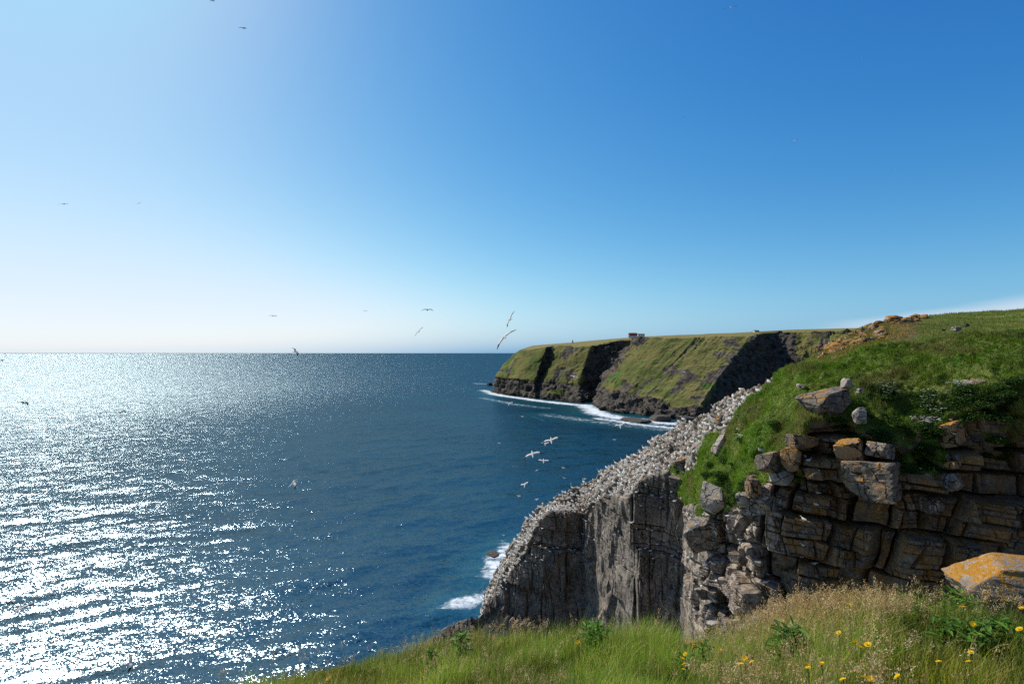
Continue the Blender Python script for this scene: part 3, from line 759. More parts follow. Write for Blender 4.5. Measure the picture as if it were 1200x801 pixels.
# scree of orange rocks on the hill
scr = [rock_mesh('scree_rock', 200 + k, (1, .9, .65), M['orange'] if k else M['pale'], 3) for k in range(4)]
from mathutils.kdtree import KDTree
def kd_of(px_, py_, sel=None):
    idx = np.arange(len(px_)) if sel is None else np.where(sel)[0]
    kd = KDTree(len(idx))
    for i in idx: kd.insert((px_[i], py_[i], 0), int(i))
    kd.balance(); return kd
hkd = kd_of(hx, hy, (hx > 880) & (hx < 1205) & (hy > 355) & (hy < 440))
n = 0
while n < 290:
    t_ = rng.random(); cx = 958 + t_ * 124; lo = 421 - t_ * 40; hi = 408 - 36 * min(1, t_ * 1.45)
    if t_ > .65: lo = hi + 3 + 18 * (1 - t_)
    cy_ = hi + (lo - hi) * rng.random()
    _, i, dd = hkd.find((cx, cy_, 0))
    if dd > 6: n += 1; continue
    P = P2[i]
    o = bpy.data.objects.new('scree_rock', scr[int(rng.integers(0, 4)) if rng.random() > .6 else 1 + n % 3]); COL.objects.link(o)
    s = float(rng.lognormal(-.25, .45)); o.scale = (s, s, s); o.location = (*P[:2], P[2] + .1 * s); o.rotation_euler = (rng.normal(0, .25), rng.normal(0, .25), rng.random() * 6)
    tag(o, 'orange-lichened rock in the scree running down the hill behind the crest', 'rock', 'orange scree rocks on the hill'); n += 1
# sea rocks
for k, (a, b, w_, h_, lb) in enumerate([(775, 490, 24, 9, 'low dark rock awash off the second promontory'), (805, 491, 22, 9, 'dark rock at the foot of the shaded far cliff'),
    (574, 450, 7, 4, 'small dark rock off the tip of the far headland'), (745, 492, 26, 4, 'flat dark reef below the second promontory')]):
    c = at_z(a, b + h_ * .3, 0); rock('sea_rock', a, b, float(c[1]), w_, h_, lb, M['dark'], 10 * k, 120 + k, 1.4, 'rock', sub=4, rough=.15)
c = at_z(580, 648, 0); rock('sea_rock', 578, 649, float(c[1]), 16, 4, 'dark rock awash in the surf off the bird stack', M['dark'], 30, 131, 1.4, 'rock', sub=4, rough=.15)

# ================================================================== FAR BUILDINGS
def box(V0, sx, sy, sz, o):   # returns verts, quads
    v = np.array([[x, y, z] for z in (0, sz) for y in (-sy / 2, sy / 2) for x in (-sx / 2, sx / 2)]) + np.array(o)
    f = np.array([[0, 1, 3, 2], [4, 6, 7, 5], [0, 4, 5, 1], [2, 3, 7, 6], [0, 2, 6, 4], [1, 5, 7, 3]])
    return v, f + V0
def boxes(name, L, mat, parent):
    Vs = []; Fs = []; n = 0
    for (sx, sy, sz, o) in L:
        v, f = box(n, sx, sy, sz, o); Vs.append(v); Fs.append(f); n += 8
    return mesh_np(name, np.concatenate(Vs), np.concatenate(Fs), mat, False, parent=parent)
def gable(name, sx, sy, z0, h, o, mat, parent):
    v = np.array([[-sx / 2, -sy / 2, z0], [sx / 2, -sy / 2, z0], [sx / 2, sy / 2, z0], [-sx / 2, sy / 2, z0], [-sx / 2, 0, z0 + h], [sx / 2, 0, z0 + h]]) + np.array([o[0], o[1], 0])
    return mesh_np(name, v, [np.array([[0, 1, 5, 4], [2, 3, 4, 5], [0, 3, 2, 1]]), np.array([[1, 2, 5], [3, 0, 4]])], mat, False, parent=parent)
def building(px_, py_, Y, wd, dp, hh, rf, wm, lb, name='house', cat='house'):
    c = at(px_, py_, Y); e = empty(name, tuple(c)); tag(e, lb, cat, None)
    boxes('wall', [(wd, dp, hh + 3, (0, 0, -3))], wm, e)
    gable('roof', wd + .8, dp + .8, hh + .01, rf, (0, 0), M['roof'], e)
    for k in range(3): boxes('window', [(1.4, .12, 1.5, (-wd / 2 + wd * (k + .7) / 3.4, -dp / 2 - .06, hh * .45))], M['glass'], e)
    return e
building(741.5, 393.6, 930, 13.5, 9, 3.9, 2.0, M['wallr'], 'red-walled lighthouse station house with a dark roof on the far headland')
building(751, 393.8, 922, 12, 8, 3.0, 1.6, M['wallw'], 'low white annex right of the red station house')
e = empty('garden_wall', tuple(at(745, 394.2, 905))); tag(e, 'long low white wall in front of the red station house', 'wall')
boxes('wall', [(26, .8, 3.6, (0, 0, -2.2))], M['wallw'], e)
e = building(886, 388.6, 880, 8, 6, 1.8, 1.0, M['wallw'], 'tiny white hut on the plateau above the shaded far cliff', 'hut', 'hut')
def ringmesh(name, prof, nseg, mat, parent=None):
    V = []; 
    for (r_, z_) in prof:
        for k in range(nseg): a = 2 * math.pi * k / nseg; V.append((r_ * math.cos(a), r_ * math.sin(a), z_))
    Fq = [[i * nseg + k, i * nseg + (k + 1) % nseg, (i + 1) * nseg + (k + 1) % nseg, (i + 1) * nseg + k] for i in range(len(prof) - 1) for k in range(nseg)]
    return mesh_np(name, np.array(V), np.array(Fq), mat, True, parent=parent)
e = empty('beacon_tower', tuple(at(671, 402.5, 1050))); tag(e, 'small grey beacon tower standing on the headland skyline', 'tower')
ringmesh('shaft', [(1.6, -3), (1.3, 4.6), (1.7, 4.7), (1.7, 5.0), (0, 5.0)], 12, M['gull'], e)
ringmesh('lantern', [(1.0, 5.0), (1.0, 6.4), (1.25, 6.5), (0.02, 7.6)], 12, M['wallr'], e)

# ================================================================== BIRDS
def tube(rings, nseg=8):
    V = []
    for (x, z, ry, rz) in rings:
        for k in range(nseg):
            a = 2 * math.pi * k / nseg; V.append((x, ry * math.cos(a), z + rz * math.sin(a)))
    Fq = []
    for i in range(len(rings) - 1):
        for k in range(nseg):
            Fq.append([i * nseg + k, (i + 1) * nseg + k, (i + 1) * nseg + (k + 1) % nseg, i * nseg + (k + 1) % nseg])
    return V, Fq
def sit_mesh(name, neck=1.0, mats=None, s=1.0, tuck=0):
    rings = [(-.50, .15, .006, .006), (-.40, .16, .035, .02), (-.28, .17, .09, .065), (-.12, .18, .135, .115), (.06, .19, .145, .14), (.18, .22, .115, .125),
             (.25, .30 * 1, .065, .075), (.28 - tuck * .1, .38 * neck, .048, .052), (.30 - tuck * .2, .46 * neck, .043, .045), (.35 - tuck * .2, .50 * neck, .048, .046), (.40 - tuck * .2, .50 * neck, .034, .030), (.44 - tuck * .2, .49 * neck, .018, .016), (.53 - tuck * .2, .475 * neck, .004, .004)]
    V, Fq = tube(rings, 8)
    mi = []
    for i in range(len(rings) - 1):
        for k in range(8):
            mi.append(1 if i < 1 else (2 if i in (8, 9) else (3 if i >= 10 else 0)))
    # folded wing tips lying over the tail, black
    for sg in ((-1, 1) if not tuck else ()):
        b = len(V)
        V += [(-.30, sg * .065, .215), (-.30, sg * .02, .23), (-.52, sg * .012, .165), (-.50, sg * .035, .15)]
        Fq.append([b, b + 1, b + 2, b + 3]); mi.append(1)
    return mesh_np(name, np.array(V) * s, np.array(Fq), mats or [M['white'], M['black'], M['buff'], M['bill']], True, midx=mi, link=False)
SIT = [sit_mesh('gannet', 1.0), sit_mesh('gannet', .74, tuck=1), sit_mesh('gannet', .70, tuck=1.4)]
KIT = sit_mesh('kittiwake', .85, [M['white'], M['black'], M['white'], M['buff']], .78)
def fly_mesh(name, up=.15, bend=.25, fold=.0, mats=None, tipfrac=.66, under=False):
    rings = [(-.46, 0, .004, .004), (-.40, 0, .035, .012), (-.25, 0, .05, .03), (-.08, 0, .085, .075), (.12, 0, .09, .085), (.25, .005, .06, .06), (.36, .012, .042, .042), (.42, .012, .036, .032), (.46, .008, .018, .016), (.55, 0, .004, .004)]
    V, Fq = tube(rings, 8); mi = []
    for i in range(len(rings) - 1):
        for k in range(8): mi.append(2 if i in (5, 6) else (3 if i >= 7 else (0)))
    # wings as lofted thin sections
    sec = [(.05, .17, -.11), (.22, .20, -.09), (.42, .23, -.06), (.60, .19, -.06), (.74, .10, -.10), (.86, 0, -.12), (.95, -.10, -.15)]
    for sg in (-1, 1):
        b = len(V); z = .02; yprev = 0; y = 0; ang = up
        pts = []
        for i, (sp, xf, xb) in enumerate(sec):
            if i: 
                ang_i = up if sp < .45 else up - bend
                dy = (sp - sec[i - 1][0]); y += dy * math.cos(ang_i); z += dy * math.sin(ang_i)
            else: y = sp
            xs = xf - fold * max(0, sp - .4); xe = xb - fold * max(0, sp - .4)
            pts.append((y, xs, xe, z))
        for (y, xs, xe, z) in pts:
            V += [(xs, sg * y, z), ((xs * .6 + xe * .4), sg * y, z + .018), (xe, sg * y, z - .004), ((xs * .6 + xe * .4), sg * y, z - .006)]
        for i in range(len(pts) - 1):
            for k in range(4):
                q_ = [b + i * 4 + k, b + (i + 1) * 4 + k, b + (i + 1) * 4 + (k + 1) % 4, b + i * 4 + (k + 1) % 4]
                Fq.append(q_ if sg > 0 else q_[::-1]); mi.append(1 if sec[i][0] >= tipfrac * .9 else 0)
        e_ = b + (len(pts) - 1) * 4
        Fq.append([e_, e_ + 1, e_ + 2, e_ + 3]); mi.append(1)
    return mesh_np(name, np.array(V), np.array(Fq), mats or [M['white'], M['black'], M['buff'], M['bill']], True, midx=mi, link=False)
DK = [M['brown'], M['black'], M['brown'], M['black']]
FLY = {'a': fly_mesh('flying_gannet', .12, .25), 'b': fly_mesh('flying_gannet', .42, .75), 'c': fly_mesh('flying_gannet', -.18, .1), 'f': fly_mesh('flying_gannet', .35, .6, .7),
       'd': fly_mesh('flying_gannet', .2, .5, .2, DK), 'g': fly_mesh('flying_gannet', .12, .3, 0, [M['gull'], M['black'], M['gull'], M['bill']])}
# px, py, wingspan px, roll deg, heading deg (0 = flies right, 90 = away), pitch-up bank, kind, label
FL = [
 (249, 1, 9, 5, 60, 'g', 'grey gull-like bird cut by the top edge of the sky'),
 (285, 33, 11, 8, 70, 'd', 'dark bird high in the left sky below the top edge'),
 (856, 9, 13, -12, 80, 'g', 'brownish bird near the top edge of the deep blue sky'),
 (1010, 68, 5, 0, 80, 'g', 'tiny bird high in the right sky'),
 (801, 137, 4, 20, 40, 'g', 'tiny speck of a bird right of the middle of the sky'),
 (931, 165, 7, -25, 70, 'g', 'tiny slanting bird in the right half of the sky'),
 (1049, 200, 5, 0, 80, 'g', 'tiny bird lowest in the right sky'),
 (75, 239, 9, 0, 95, 'd', 'dark bird in the pale sky at far left'),
 (163, 238, 7, -15, 90, 'g', 'faint pale bird right of the dark bird at far left'),
 (320, 370, 8, 5, 90, 'g', 'faint bird above the horizon left of the others'),
 (501, 363, 12, 0, 90, 'd', 'dark wide-winged bird gliding level above the horizon'),
 (491, 388, 12, -50, 80, 'g', 'grey banking bird just under the level dark bird'),
 (598, 374, 18, -58, 110, 'a', 'steeply banked gannet with black wing tips above the headland end'),
 (591, 395, 27, -42, 100, 'c', 'pale gannet with long spread wings left of the headland crest'),
 (346, 412, 13, 32, 60, 'b', 'gannet crossing the horizon line at left centre'),
 (428, 364, 5, 0, 90, 'g', 'faint bird far off between the horizon gannet and dark glider'),
 (2, 422, 6, 0, 60, 'd', 'dark bird at the left picture edge over the glare'),
 (28, 472, 13, 4, 80, 'd', 'dark bird low over the glare at the left edge'),
 (142, 483, 11, -18, 80, 'd', 'small dark bird skimming the glittering sea'),
 (343, 566, 22, -35, 20, 'c', 'white gannet banking alone over the open sea'),
 (10, 706, 12, 0, 90, 'd', 'brown bird by the left edge near the bottom'),
 (20, 716, 30, -32, 100, 'c', 'white gannet with brown wing tips at the left edge'),
 (152, 776, 20, 20, 40, 'b', 'white gannet over the glitter at the bottom left'),
 (673, 441, 13, 12, 75, 'c', 'white gannet in front of the far green headland buttress'),
 (802, 436, 6, 10, 80, 'a', 'small white bird before the far green slope'),
 (597, 473, 12, -20, 60, 'b', 'white gannet over the foam off the headland'),
 (727, 499, 16, -25, 70, 'b', 'white gannet with raised wing left of the bird slope top'),
 (646, 516, 21, -22, 80, 'a', 'upper gannet of the tight pair in mid air over the water'),
 (639, 520, 12, -8, 80, 'b', 'lower gannet of the tight pair in mid air over the water'),
 (624, 532, 22, -20, 85, 'c', 'long-winged white gannet just below the tight pair'),
 (637, 540, 15, 0, 85, 'a', 'gannet flying level under the long-winged one'),
 (615, 568, 14, -40, 60, 'b', 'white gannet steeply banked over dark water left of the slope'),
 (660, 548, 6, 5, 80, 'a', 'small white bird right of the level-flying gannet'),
 (661, 560, 6, 15, 80, 'g', 'small bird uppermost of three beside the bird slope'),
 (685, 561, 6, 0, 90, 'a', 'small white bird closest to the slope edge'),
 (669, 567, 6, 40, 60, 'b', 'small dark-backed bird lowest of three beside the slope'),
 (608, 581, 6, 0, 80, 'a', 'small bird just below the steeply banked gannet'),
 (629, 585, 6, -20, 80, 'a', 'small white bird low over the water left of the ridge'),
 (585, 519, 5, 0, 80, 'a', 'small white bird far left of the gannet pair'),
 (629, 551, 5, -30, 80, 'g', 'small bird between level gannet and banked gannet'),
 (720, 515, 5, 0, 80, 'a', 'small white bird right of the gannets, level with the slope'),
 (612, 488, 5, 0, 80, 'a', 'small bird over the sea just below the headland foam'),
 (617, 607, 8, 15, 80, 'a', 'white bird just off the edge of the bird stack'),
 (590, 627, 5, 0, 80, 'g', 'small bird above the surf by the bird stack'),
]
for i, (a, b, wpx, roll, hd, kd_, lb) in enumerate(FL):
    Y = min(1.85 * F / wpx, 330); c = at(a, b, Y)
    o = bpy.data.objects.new('flying_gannet' if kd_ in 'abcf' else 'flying_bird', FLY[kd_]); COL.objects.link(o)
    o.location = c
    o.rotation_euler = (Matrix.Rotation(R(roll), 4, 'Y') @ Matrix.Rotation(R(24), 4, 'X') @ Matrix.Rotation(R(hd), 4, 'Z')).to_euler()
    sc_ = 1.22 * wpx * Y / F / 1.85; o.scale = (sc_,) * 3
    tag(o, lb, 'bird', 'birds in flight')
# gannets sitting on the bird slope
ok = (CL_rr > 2.02) & (CL_rr < 3.97) & (CL_px > 545) & (CL_px < 908) & (CL_veg < .5)
cand = np.where(ok)[0]
cw = np.ones(len(cand))
cw *= ss(540, 640, CL_px[cand]) * .7 + .3
cw *= 1 - .72 * ss(775, 830, CL_px[cand])
cw *= (1 - .8 * ss(3.0, 4.0, CL_rr[cand]) * ss(760, 800, CL_px[cand]))
step = rng.permutation(len(cand)); chosen = []; cells = {}
pr = rng.random(len(cand)); bc = .06 + .94 * ss(-.08, .10, fbm(CL_V[cand] * .45, 3, 201))
for j in step:
    if pr[j] > cw[j] * .9 * bc[j]: continue
    P = CL_V[cand[j]]; key = (int(P[0] // .9), int(P[1] // .9), int(P[2] // .9))
    if any(((P - q_) ** 2).sum() < .62 for a_ in (-1, 0, 1) for b_ in (-1, 0, 1) for c_ in (-1, 0, 1) for q_ in cells.get((key[0] + a_, key[1] + b_, key[2] + c_), ())): continue
    cells.setdefault(key, []).append(P); chosen.append(cand[j])
    if len(chosen) > 760: break
chosen = np.array(chosen); P = CL_V[chosen]
order = np.argsort(P[:, 1])
chosen = chosen[order]
IND = chosen[:285]; REST = chosen[285:]
def sitlabel(x, y):
    if x > 862: return 'white gannet resting on the turf rim near the top of the bird slope'
    if x > 815: return 'white gannet among the scattered group on the upper rocky bird slope'
    return 'white gannet packed into the crowd on the upper half of the bird slope'
for i in IND:
    o = bpy.data.objects.new('gannet', SIT[int(rng.integers(0, 3))]); COL.objects.link(o)
    s_ = float(rng.uniform(1.1, 1.35)); o.scale = (s_,) * 3
    P_ = CL_V[i]; o.location = (P_[0], P_[1], P_[2] + .02); o.rotation_euler = (0, R(float(rng.normal(-4, 8))), float(rng.normal(2.6, 1.1)))
    tag(o, sitlabel(CL_px[i], CL_py[i]), 'bird', 'gannets sitting on the bird slope')
def bake(name, meshes, pts, scale, rots, label, cat, mats):
    Vs = []; Fs = []; Ms = []; nb = 0; data = []
    for me in meshes:
        v = np.empty(len(me.vertices) * 3); me.vertices.foreach_get('co', v)
        f = np.empty(len(me.loops), np.int32); me.loops.foreach_get('vertex_index', f)
        m = np.empty(len(me.polygons), np.int32); me.polygons.foreach_get('material_index', m)
        data.append((v.reshape(-1, 3), f.reshape(-1, 4), m))
    for k, p in enumerate(pts):
        v, f, m = data[k % len(data)]; a = rots[k]; ca, sa = math.cos(a), math.sin(a)
        Rm = np.array([[ca, -sa, 0], [sa, ca, 0], [0, 0, 1]])
        Vs.append((v * scale[k]) @ Rm.T + p); Fs.append(f + nb); Ms.append(m); nb += len(v)
    o = mesh_np(name, np.concatenate(Vs), np.concatenate(Fs), mats, True, midx=np.concatenate(Ms))
    return tag(o, label, cat, None, 'stuff')
GM = [M['white'], M['black'], M['buff'], M['bill']]
if len(REST): bake('gannet_crowd', SIT, CL_V[REST], rng.uniform(1.1, 1.35, len(REST)), rng.normal(2.6, 1.1, len(REST)), 'dense crowd of white gannets covering the lower bird slope', 'bird crowd', GM)
# small cliff birds on ledges of the dark faces
sel = np.where((CL_rr > 4.02) & (CL_rr < 4.98) & (CLN[:, 2] > .55) & (CL_veg < .4) & (CL_px > 566) & (CL_px < 960) & (CL_py < 740))[0]
pk = rng.permutation(sel)[:]; got = []; cells = {}
for j in pk:
    P_ = CL_V[j]; key = (int(P_[0] / .7), int(P_[1] / .7), int(P_[2] / .7))
    if key in cells: continue
    if CL_px[j] > 830 and rng.random() > .35: continue
    cells[key] = 1; got.append(j)
    if len(got) >= 210: break
for j in got:
    o = bpy.data.objects.new('kittiwake', KIT); COL.objects.link(o); P_ = CL_V[j]; o.location = (P_[0], P_[1], P_[2] + .0); o.rotation_euler = (0, 0, float(rng.random() * 6.28))
    tag(o, 'small white seabird on a ledge of the %s' % ('dark left cliff face' if CL_px[j] < 700 else ('middle cliff faces' if CL_px[j] < 800 else 'rocks right of the rib')), 'bird', 'small seabirds on the cliff ledges')

# ================================================================== SLOPE VEGETATION
def blades(name, P, hgt, wid, lean, cols, nseg=3, face=None, mat=None, parent=None, tipcol=None, bend=None):
    n = len(P); th = rng.random(n) * math.pi * 2 if face is None else face
    wd = np.stack([np.cos(th), np.sin(th), 0 * th], -1)
    bend = rng.uniform(.15, .7, n) if bend is None else bend
    ts = np.linspace(0, 1, nseg + 1)
    V = np.zeros((n, nseg * 2 + 1, 3)); C = np.zeros((n, nseg * 2 + 1, 3))
    for k, t in enumerate(ts):
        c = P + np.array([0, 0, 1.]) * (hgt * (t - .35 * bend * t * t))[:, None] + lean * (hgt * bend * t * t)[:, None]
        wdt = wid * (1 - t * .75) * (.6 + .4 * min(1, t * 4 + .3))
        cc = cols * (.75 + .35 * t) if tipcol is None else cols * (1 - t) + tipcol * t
        if k < nseg:
            V[:, 2 * k] = c - wd * wdt[:, None] / 2; V[:, 2 * k + 1] = c + wd * wdt[:, None] / 2; C[:, 2 * k] = cc; C[:, 2 * k + 1] = cc
        else: V[:, -1] = c; C[:, -1] = cc
    m = nseg * 2 + 1; b = np.arange(n)[:, None] * m
    fq = []
    for k in range(nseg - 1): fq.append(np.stack([b[:, 0] + 2 * k, b[:, 0] + 2 * k + 1, b[:, 0] + 2 * k + 3, b[:, 0] + 2 * k + 2], -1))
    ft = np.stack([b[:, 0] + 2 * nseg - 2, b[:, 0] + 2 * nseg - 1, b[:, 0] + 2 * nseg], -1)
    return mesh_np(name, V.reshape(-1, 3), ([np.concatenate(fq)] if fq else []) + [ft], mat or M['blade'], True, {'tint': C.reshape(-1, 3)}, parent=parent)
def palette(n, cs, ws, var=.2):
    cs = np.array(cs); k = rng.choice(len(cs), n, p=np.array(ws) / sum(ws)); return cs[k] * rng.uniform(1 - var, 1 + var, (n, 1))
def scatter_grid(Vg, w, n, jit=.06):
    p = w / w.sum(); i = rng.choice(len(Vg), n, p=p); return Vg[i] + rng.normal(0, jit, (n, 3)) * np.array([1, 1, .1]), i
wv = (CL_veg > .55) * (CL_rr > 2.0) * (CL_rr < 4.5) * (CL_px > 780) * (CL_px < 1215)
# area weight
area = np.linalg.norm(np.cross(np.gradient(CL_V.reshape(len(rows), NCC, 3), axis=1), np.gradient(CL_V.reshape(len(rows), NCC, 3), axis=0)), axis=-1).ravel()
area = np.minimum(area, np.percentile(area[wv > 0], 95))
Pg, ig = scatter_grid(CL_V, wv * area, 120000, .08)
dry = ss(-.10, .42, fbm(Pg * .3, 4, 33))[:, None]; lush = ss(1050, 900, CL_px[ig])[:, None]
colg = palette(len(Pg), [(.10, .20, .008), (.16, .24, .014), (.25, .26, .03), (.06, .12, .008)], [3, 3, 1.2, 2])
colg = colg * (1 - dry * .75) + np.array([.24, .20, .07]) * dry * .75
colg = colg * (1 - .5 * lush * (1 - dry)) + np.array([.13, .27, .008]) * .5 * lush * (1 - dry)
lean = np.tile([-.45, .25, .0], (len(Pg), 1)) + rng.normal(0, .35, (len(Pg), 3)) * np.array([1, 1, .1])
clumpn = .6 + .6 * ss(-.2, .5, fbm(Pg * 1.1, 2, 34))
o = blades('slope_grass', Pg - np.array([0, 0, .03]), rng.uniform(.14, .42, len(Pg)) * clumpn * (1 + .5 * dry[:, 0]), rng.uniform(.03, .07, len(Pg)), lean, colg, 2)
tag(o, 'short green grass covering the slope above the rock wall', 'grass', None, 'stuff')
wv2 = (hx > 870) * (hx < 1215) * (hy > 340) * (hy < 425)
Ph, ih = scatter_grid(P2, wv2.astype(float), 50000, .2)
dry = ss(-.2, .4, fbm(Ph * .12, 3, 35))[:, None]
colh = palette(len(Ph), [(.12, .20, .015), (.21, .23, .03), (.31, .25, .06)], [2, 2, 2]) * (1 - .5 * dry) + np.array([.20, .16, .06]) * .5 * dry
o = blades('hill_grass', Ph - np.array([0, 0, .03]), rng.uniform(.15, .4, len(Ph)), rng.uniform(.05, .1, len(Ph)), np.tile([-.4, .2, 0.], (len(Ph), 1)) + rng.normal(0, .3, (len(Ph), 3)), colh, 2)
tag(o, 'olive and green grass on the hill behind the crest', 'grass', None, 'stuff')

def leaf_cloud(name, n, rx, ry, rz, ls, cs, ws, mat, parent, seed=0):
    d = rng.normal(0, 1, (n, 3)); d /= np.linalg.norm(d, axis=1, keepdims=True)
    r_ = rng.random(n) ** .45 * (1 + .35 * fbm(d * 1.7 + seed * 3.1, 3, seed)); P = d * r_[:, None] * np.array([rx, ry, rz]); P[:, 2] = np.abs(P[:, 2]) * .9
    a = rng.normal(0, 1, (n, 3)); a[:, 2] *= .5; a /= np.linalg.norm(a, axis=1, keepdims=True); up = rng.normal(0, .5, (n, 3)) + np.array([0, 0, 1.]); b = np.cross(a, up); b /= np.linalg.norm(b, axis=1, keepdims=True)
    s_ = (ls * rng.uniform(.6, 1.3, n))[:, None]
    V = np.stack([P - a * s_, P + b * s_ * .45, P + a * s_, P - b * s_ * .45], 1).reshape(-1, 3)
    C = np.repeat(palette(n, cs, ws, .3), 4, 0)
    return mesh_np(name, V, np.arange(n * 4).reshape(-1, 4), mat, False, {'tint': C}, parent=parent)
ckd = kd_of(CL_px, CL_py, (CL_rr > 2.0) & (CL_rr < 5) & (CL_px > 560) & (CL_px < 1230) & (CL_py < 770) & (np.arange(len(CL_px)) % 3 == 0))
def oncliff(a, b):
    _, i, dd = ckd.find((a, b, 0)); return CL_V[i]
GRN = [(.035, .085, .012), (.06, .12, .018), (.10, .15, .03), (.02, .05, .01)]
protos = []
for k in range(3):
    e = empty('leafy_shrub'); 
    leaf_cloud('foliage', 1100, .95, .8, .62, .085, GRN, [3, 3, 1, 3], M['leaf'], e, 10 + k); protos.append(e)
umb = []
for k in range(2):
    e = empty('white_flowered_plant')
    leaf_cloud('foliage', 900, .8, .7, .6, .08, GRN, [3, 3, 1, 2], M['leaf'], e, 20 + k)
    V = []; Fq = []; nb = 0; SV = []; SF = []; sb = 0
    for q_ in range(14):
        x, y = rng.normal(0, .38, 2); z = .55 + rng.random() * .35; r_ = rng.uniform(.05, .10)
        for t_ in range(22):
            aa = rng.random() * 6.28; rr_ = r_ * math.sqrt(rng.random()); c = np.array([x + rr_ * math.cos(aa), y + rr_ * math.sin(aa), z + .03 * (1 - (rr_ / r_) ** 2) + rng.normal(0, .006)]); s_ = .016
            V += [c + np.array([-s_, -s_, 0]), c + np.array([s_, -s_, .004]), c + np.array([s_, s_, 0]), c + np.array([-s_, s_, -.004])]; Fq.append([nb, nb + 1, nb + 2, nb + 3]); nb += 4
        SV += [(x * .7 - .008, y * .7, 0.1), (x * .7 + .008, y * .7, .1), (x + .005, y, z), (x - .005, y, z)]; SF.append([sb, sb + 1, sb + 2, sb + 3]); sb += 4
    mesh_np('flower_heads', np.array(V), np.array(Fq), M['petal'], False, {'tint': np.tile([.80, .80, .72], (len(V), 1))}, parent=e)['kind'] = 'stuff'
    mesh_np('stems', np.array(SV), np.array(SF), M['leaf'], False, {'tint': np.tile([.08, .12, .03], (len(SV), 1))}, parent=e)['kind'] = 'stuff'; umb.append(e)
used = set()
def put(proto, P_, s_, rz, label, cat, group):
    if proto.name in used:
        r_ = proto.copy(); COL.objects.link(r_)
        for ch in proto.children:
            c = ch.copy(); COL.objects.link(c); c.parent = r_
    else: r_ = proto; used.add(proto.name)
    r_.location = P_; r_.scale = (s_,) * 3; r_.rotation_euler = (0, 0, rz); tag(r_, label, cat, group); return r_
k = 0
def zone(a, b):
    if a < 850: return 'at the lower left corner of the turf beside the rib'
    if a < 900: return 'around the orange boulders left of the pale cube boulder'
    if a < 1000: return 'in the shade right below the jutting slab'
    if a < 1090: return 'above the half-lit grey boulder'
    if a < 1150: return 'around the orange-topped block'
    return 'on the upper wall at the right edge'
for (a, b, n_, sa, sb_) in [(843, 560, 20, 16, 28), (866, 576, 9, 10, 20), (1005, 500, 12, 30, 22), (1060, 480, 20, 44, 28), (1120, 470, 18, 44, 22), (1175, 470, 14, 28, 26), (1080, 530, 14, 14, 34), (1000, 545, 4, 8, 8), (1165, 530, 7, 20, 20), (985, 520, 8, 12, 22)]:
    for q_ in range(n_):
        x = a + rng.uniform(-1, 1) * sa; y = b + rng.uniform(-1, 1) * sb_
        put(protos[k % 3], oncliff(x, y) - np.array([0, 0, .25]), float(rng.uniform(.55, 1.15)), float(rng.random() * 6), 'low dark green leafy shrub ' + zone(a, b), 'shrub', 'leafy shrubs on the cliff top'); k += 1
for (a, b, n_, sa, sb_) in [(1045, 460, 4, 10, 7), (1112, 462, 8, 26, 9), (1092, 488, 5, 8, 18), (1085, 500, 3, 5, 10), (868, 516, 2, 6, 4), (865, 508, 1, 2, 2), (975, 492, 2, 8, 4), (905, 497, 1, 4, 2)]:
    for q_ in range(n_):
        x = a + rng.uniform(-1, 1) * sa; y = b + rng.uniform(-1, 1) * sb_
        put(umb[k % 2], oncliff(x, y) - np.array([0, 0, .15]), float(rng.uniform(.7, 1.2)), float(rng.random() * 6), 'plant with clusters of small white flowers ' + ('on the green turf near the bird slope' if a < 950 else zone(a, b)), 'plant', 'white flowered plants on the cliff top'); k += 1

# ================================================================== NEAR GRASS MOUND
EC = [(230, 830, 3.4), (310, 803, 3.9), (350, 797, 4.3), (400, 784, 4.8), (450, 775, 5.2), (500, 768, 5.5), (540, 762, 5.6), (600, 757, 5.4), (650, 752, 5.0), (700, 750, 4.8), (760, 754, 4.6),
      (800, 762, 4.4), (850, 762, 4.1), (880, 756, 3.9), (920, 746, 3.7), (960, 744, 3.5), (1000, 742, 3.35), (1050, 742, 3.3), (1100, 738, 3.3), (1150, 735, 3.4), (1200, 735, 3.5), (1300, 715, 3.6), (1450, 700, 3.8)]
K = []
for (a, b, Y) in EC:
    e = at(a, b, Y); g1 = e * .62 + np.array([e[0] * .10, .0, (EYE - 1.35) * .38 + 0.0]); g1[1] = e[1] * .62
    g1[2] = e[2] * .55 + (EYE - 1.3) * .45
    g2 = np.array([e[0] * .45, .6, EYE - 1.5]); g3 = np.array([e[0] * .8, -6, EYE - 1.2])
    d1 = e + np.array([e[0] * .06, .5, -.45]); d2 = e + np.array([e[0] * .2, 1.4, -3.]); d3 = e + np.array([e[0] * .3, 3., -40.]); d4 = e + np.array([e[0] * .3, 6., -82.])
    K.append([d4, d3, d2, d1, e, g1, g2, g3])
K = np.array(K); left = K[0].copy(); left[:, 0] -= 2; left[:4, 2] -= 3; left[4:7, 2] -= 3.2; K = np.concatenate([[left], K])
u = np.linspace(0, len(K) - 1, 300); G = interp_cols(K, u); G = blur(G.transpose(1, 0, 2), 0, 10).transpose(1, 0, 2)
rows3 = np.concatenate([[0, .5, 1], np.linspace(1, 3, 20)[1:], np.linspace(3, 6, 140)[1:], np.linspace(6, 7, 12)[1:]])
Gf = np.stack([interp_cols(G[j], rows3) for j in range(300)], 1); Gf = blur(Gf, 4, 0)
MV = Gf.reshape(-1, 3); MV = MV + np.array([0, 0, 1.]) * ((fbm(MV * 1.1, 3, 51) * .07 + fbm(MV * 4, 3, 52) * .02) * ss(.5, 3, (rows3[:, None] * np.ones((1, 300))).ravel()))[:, None]
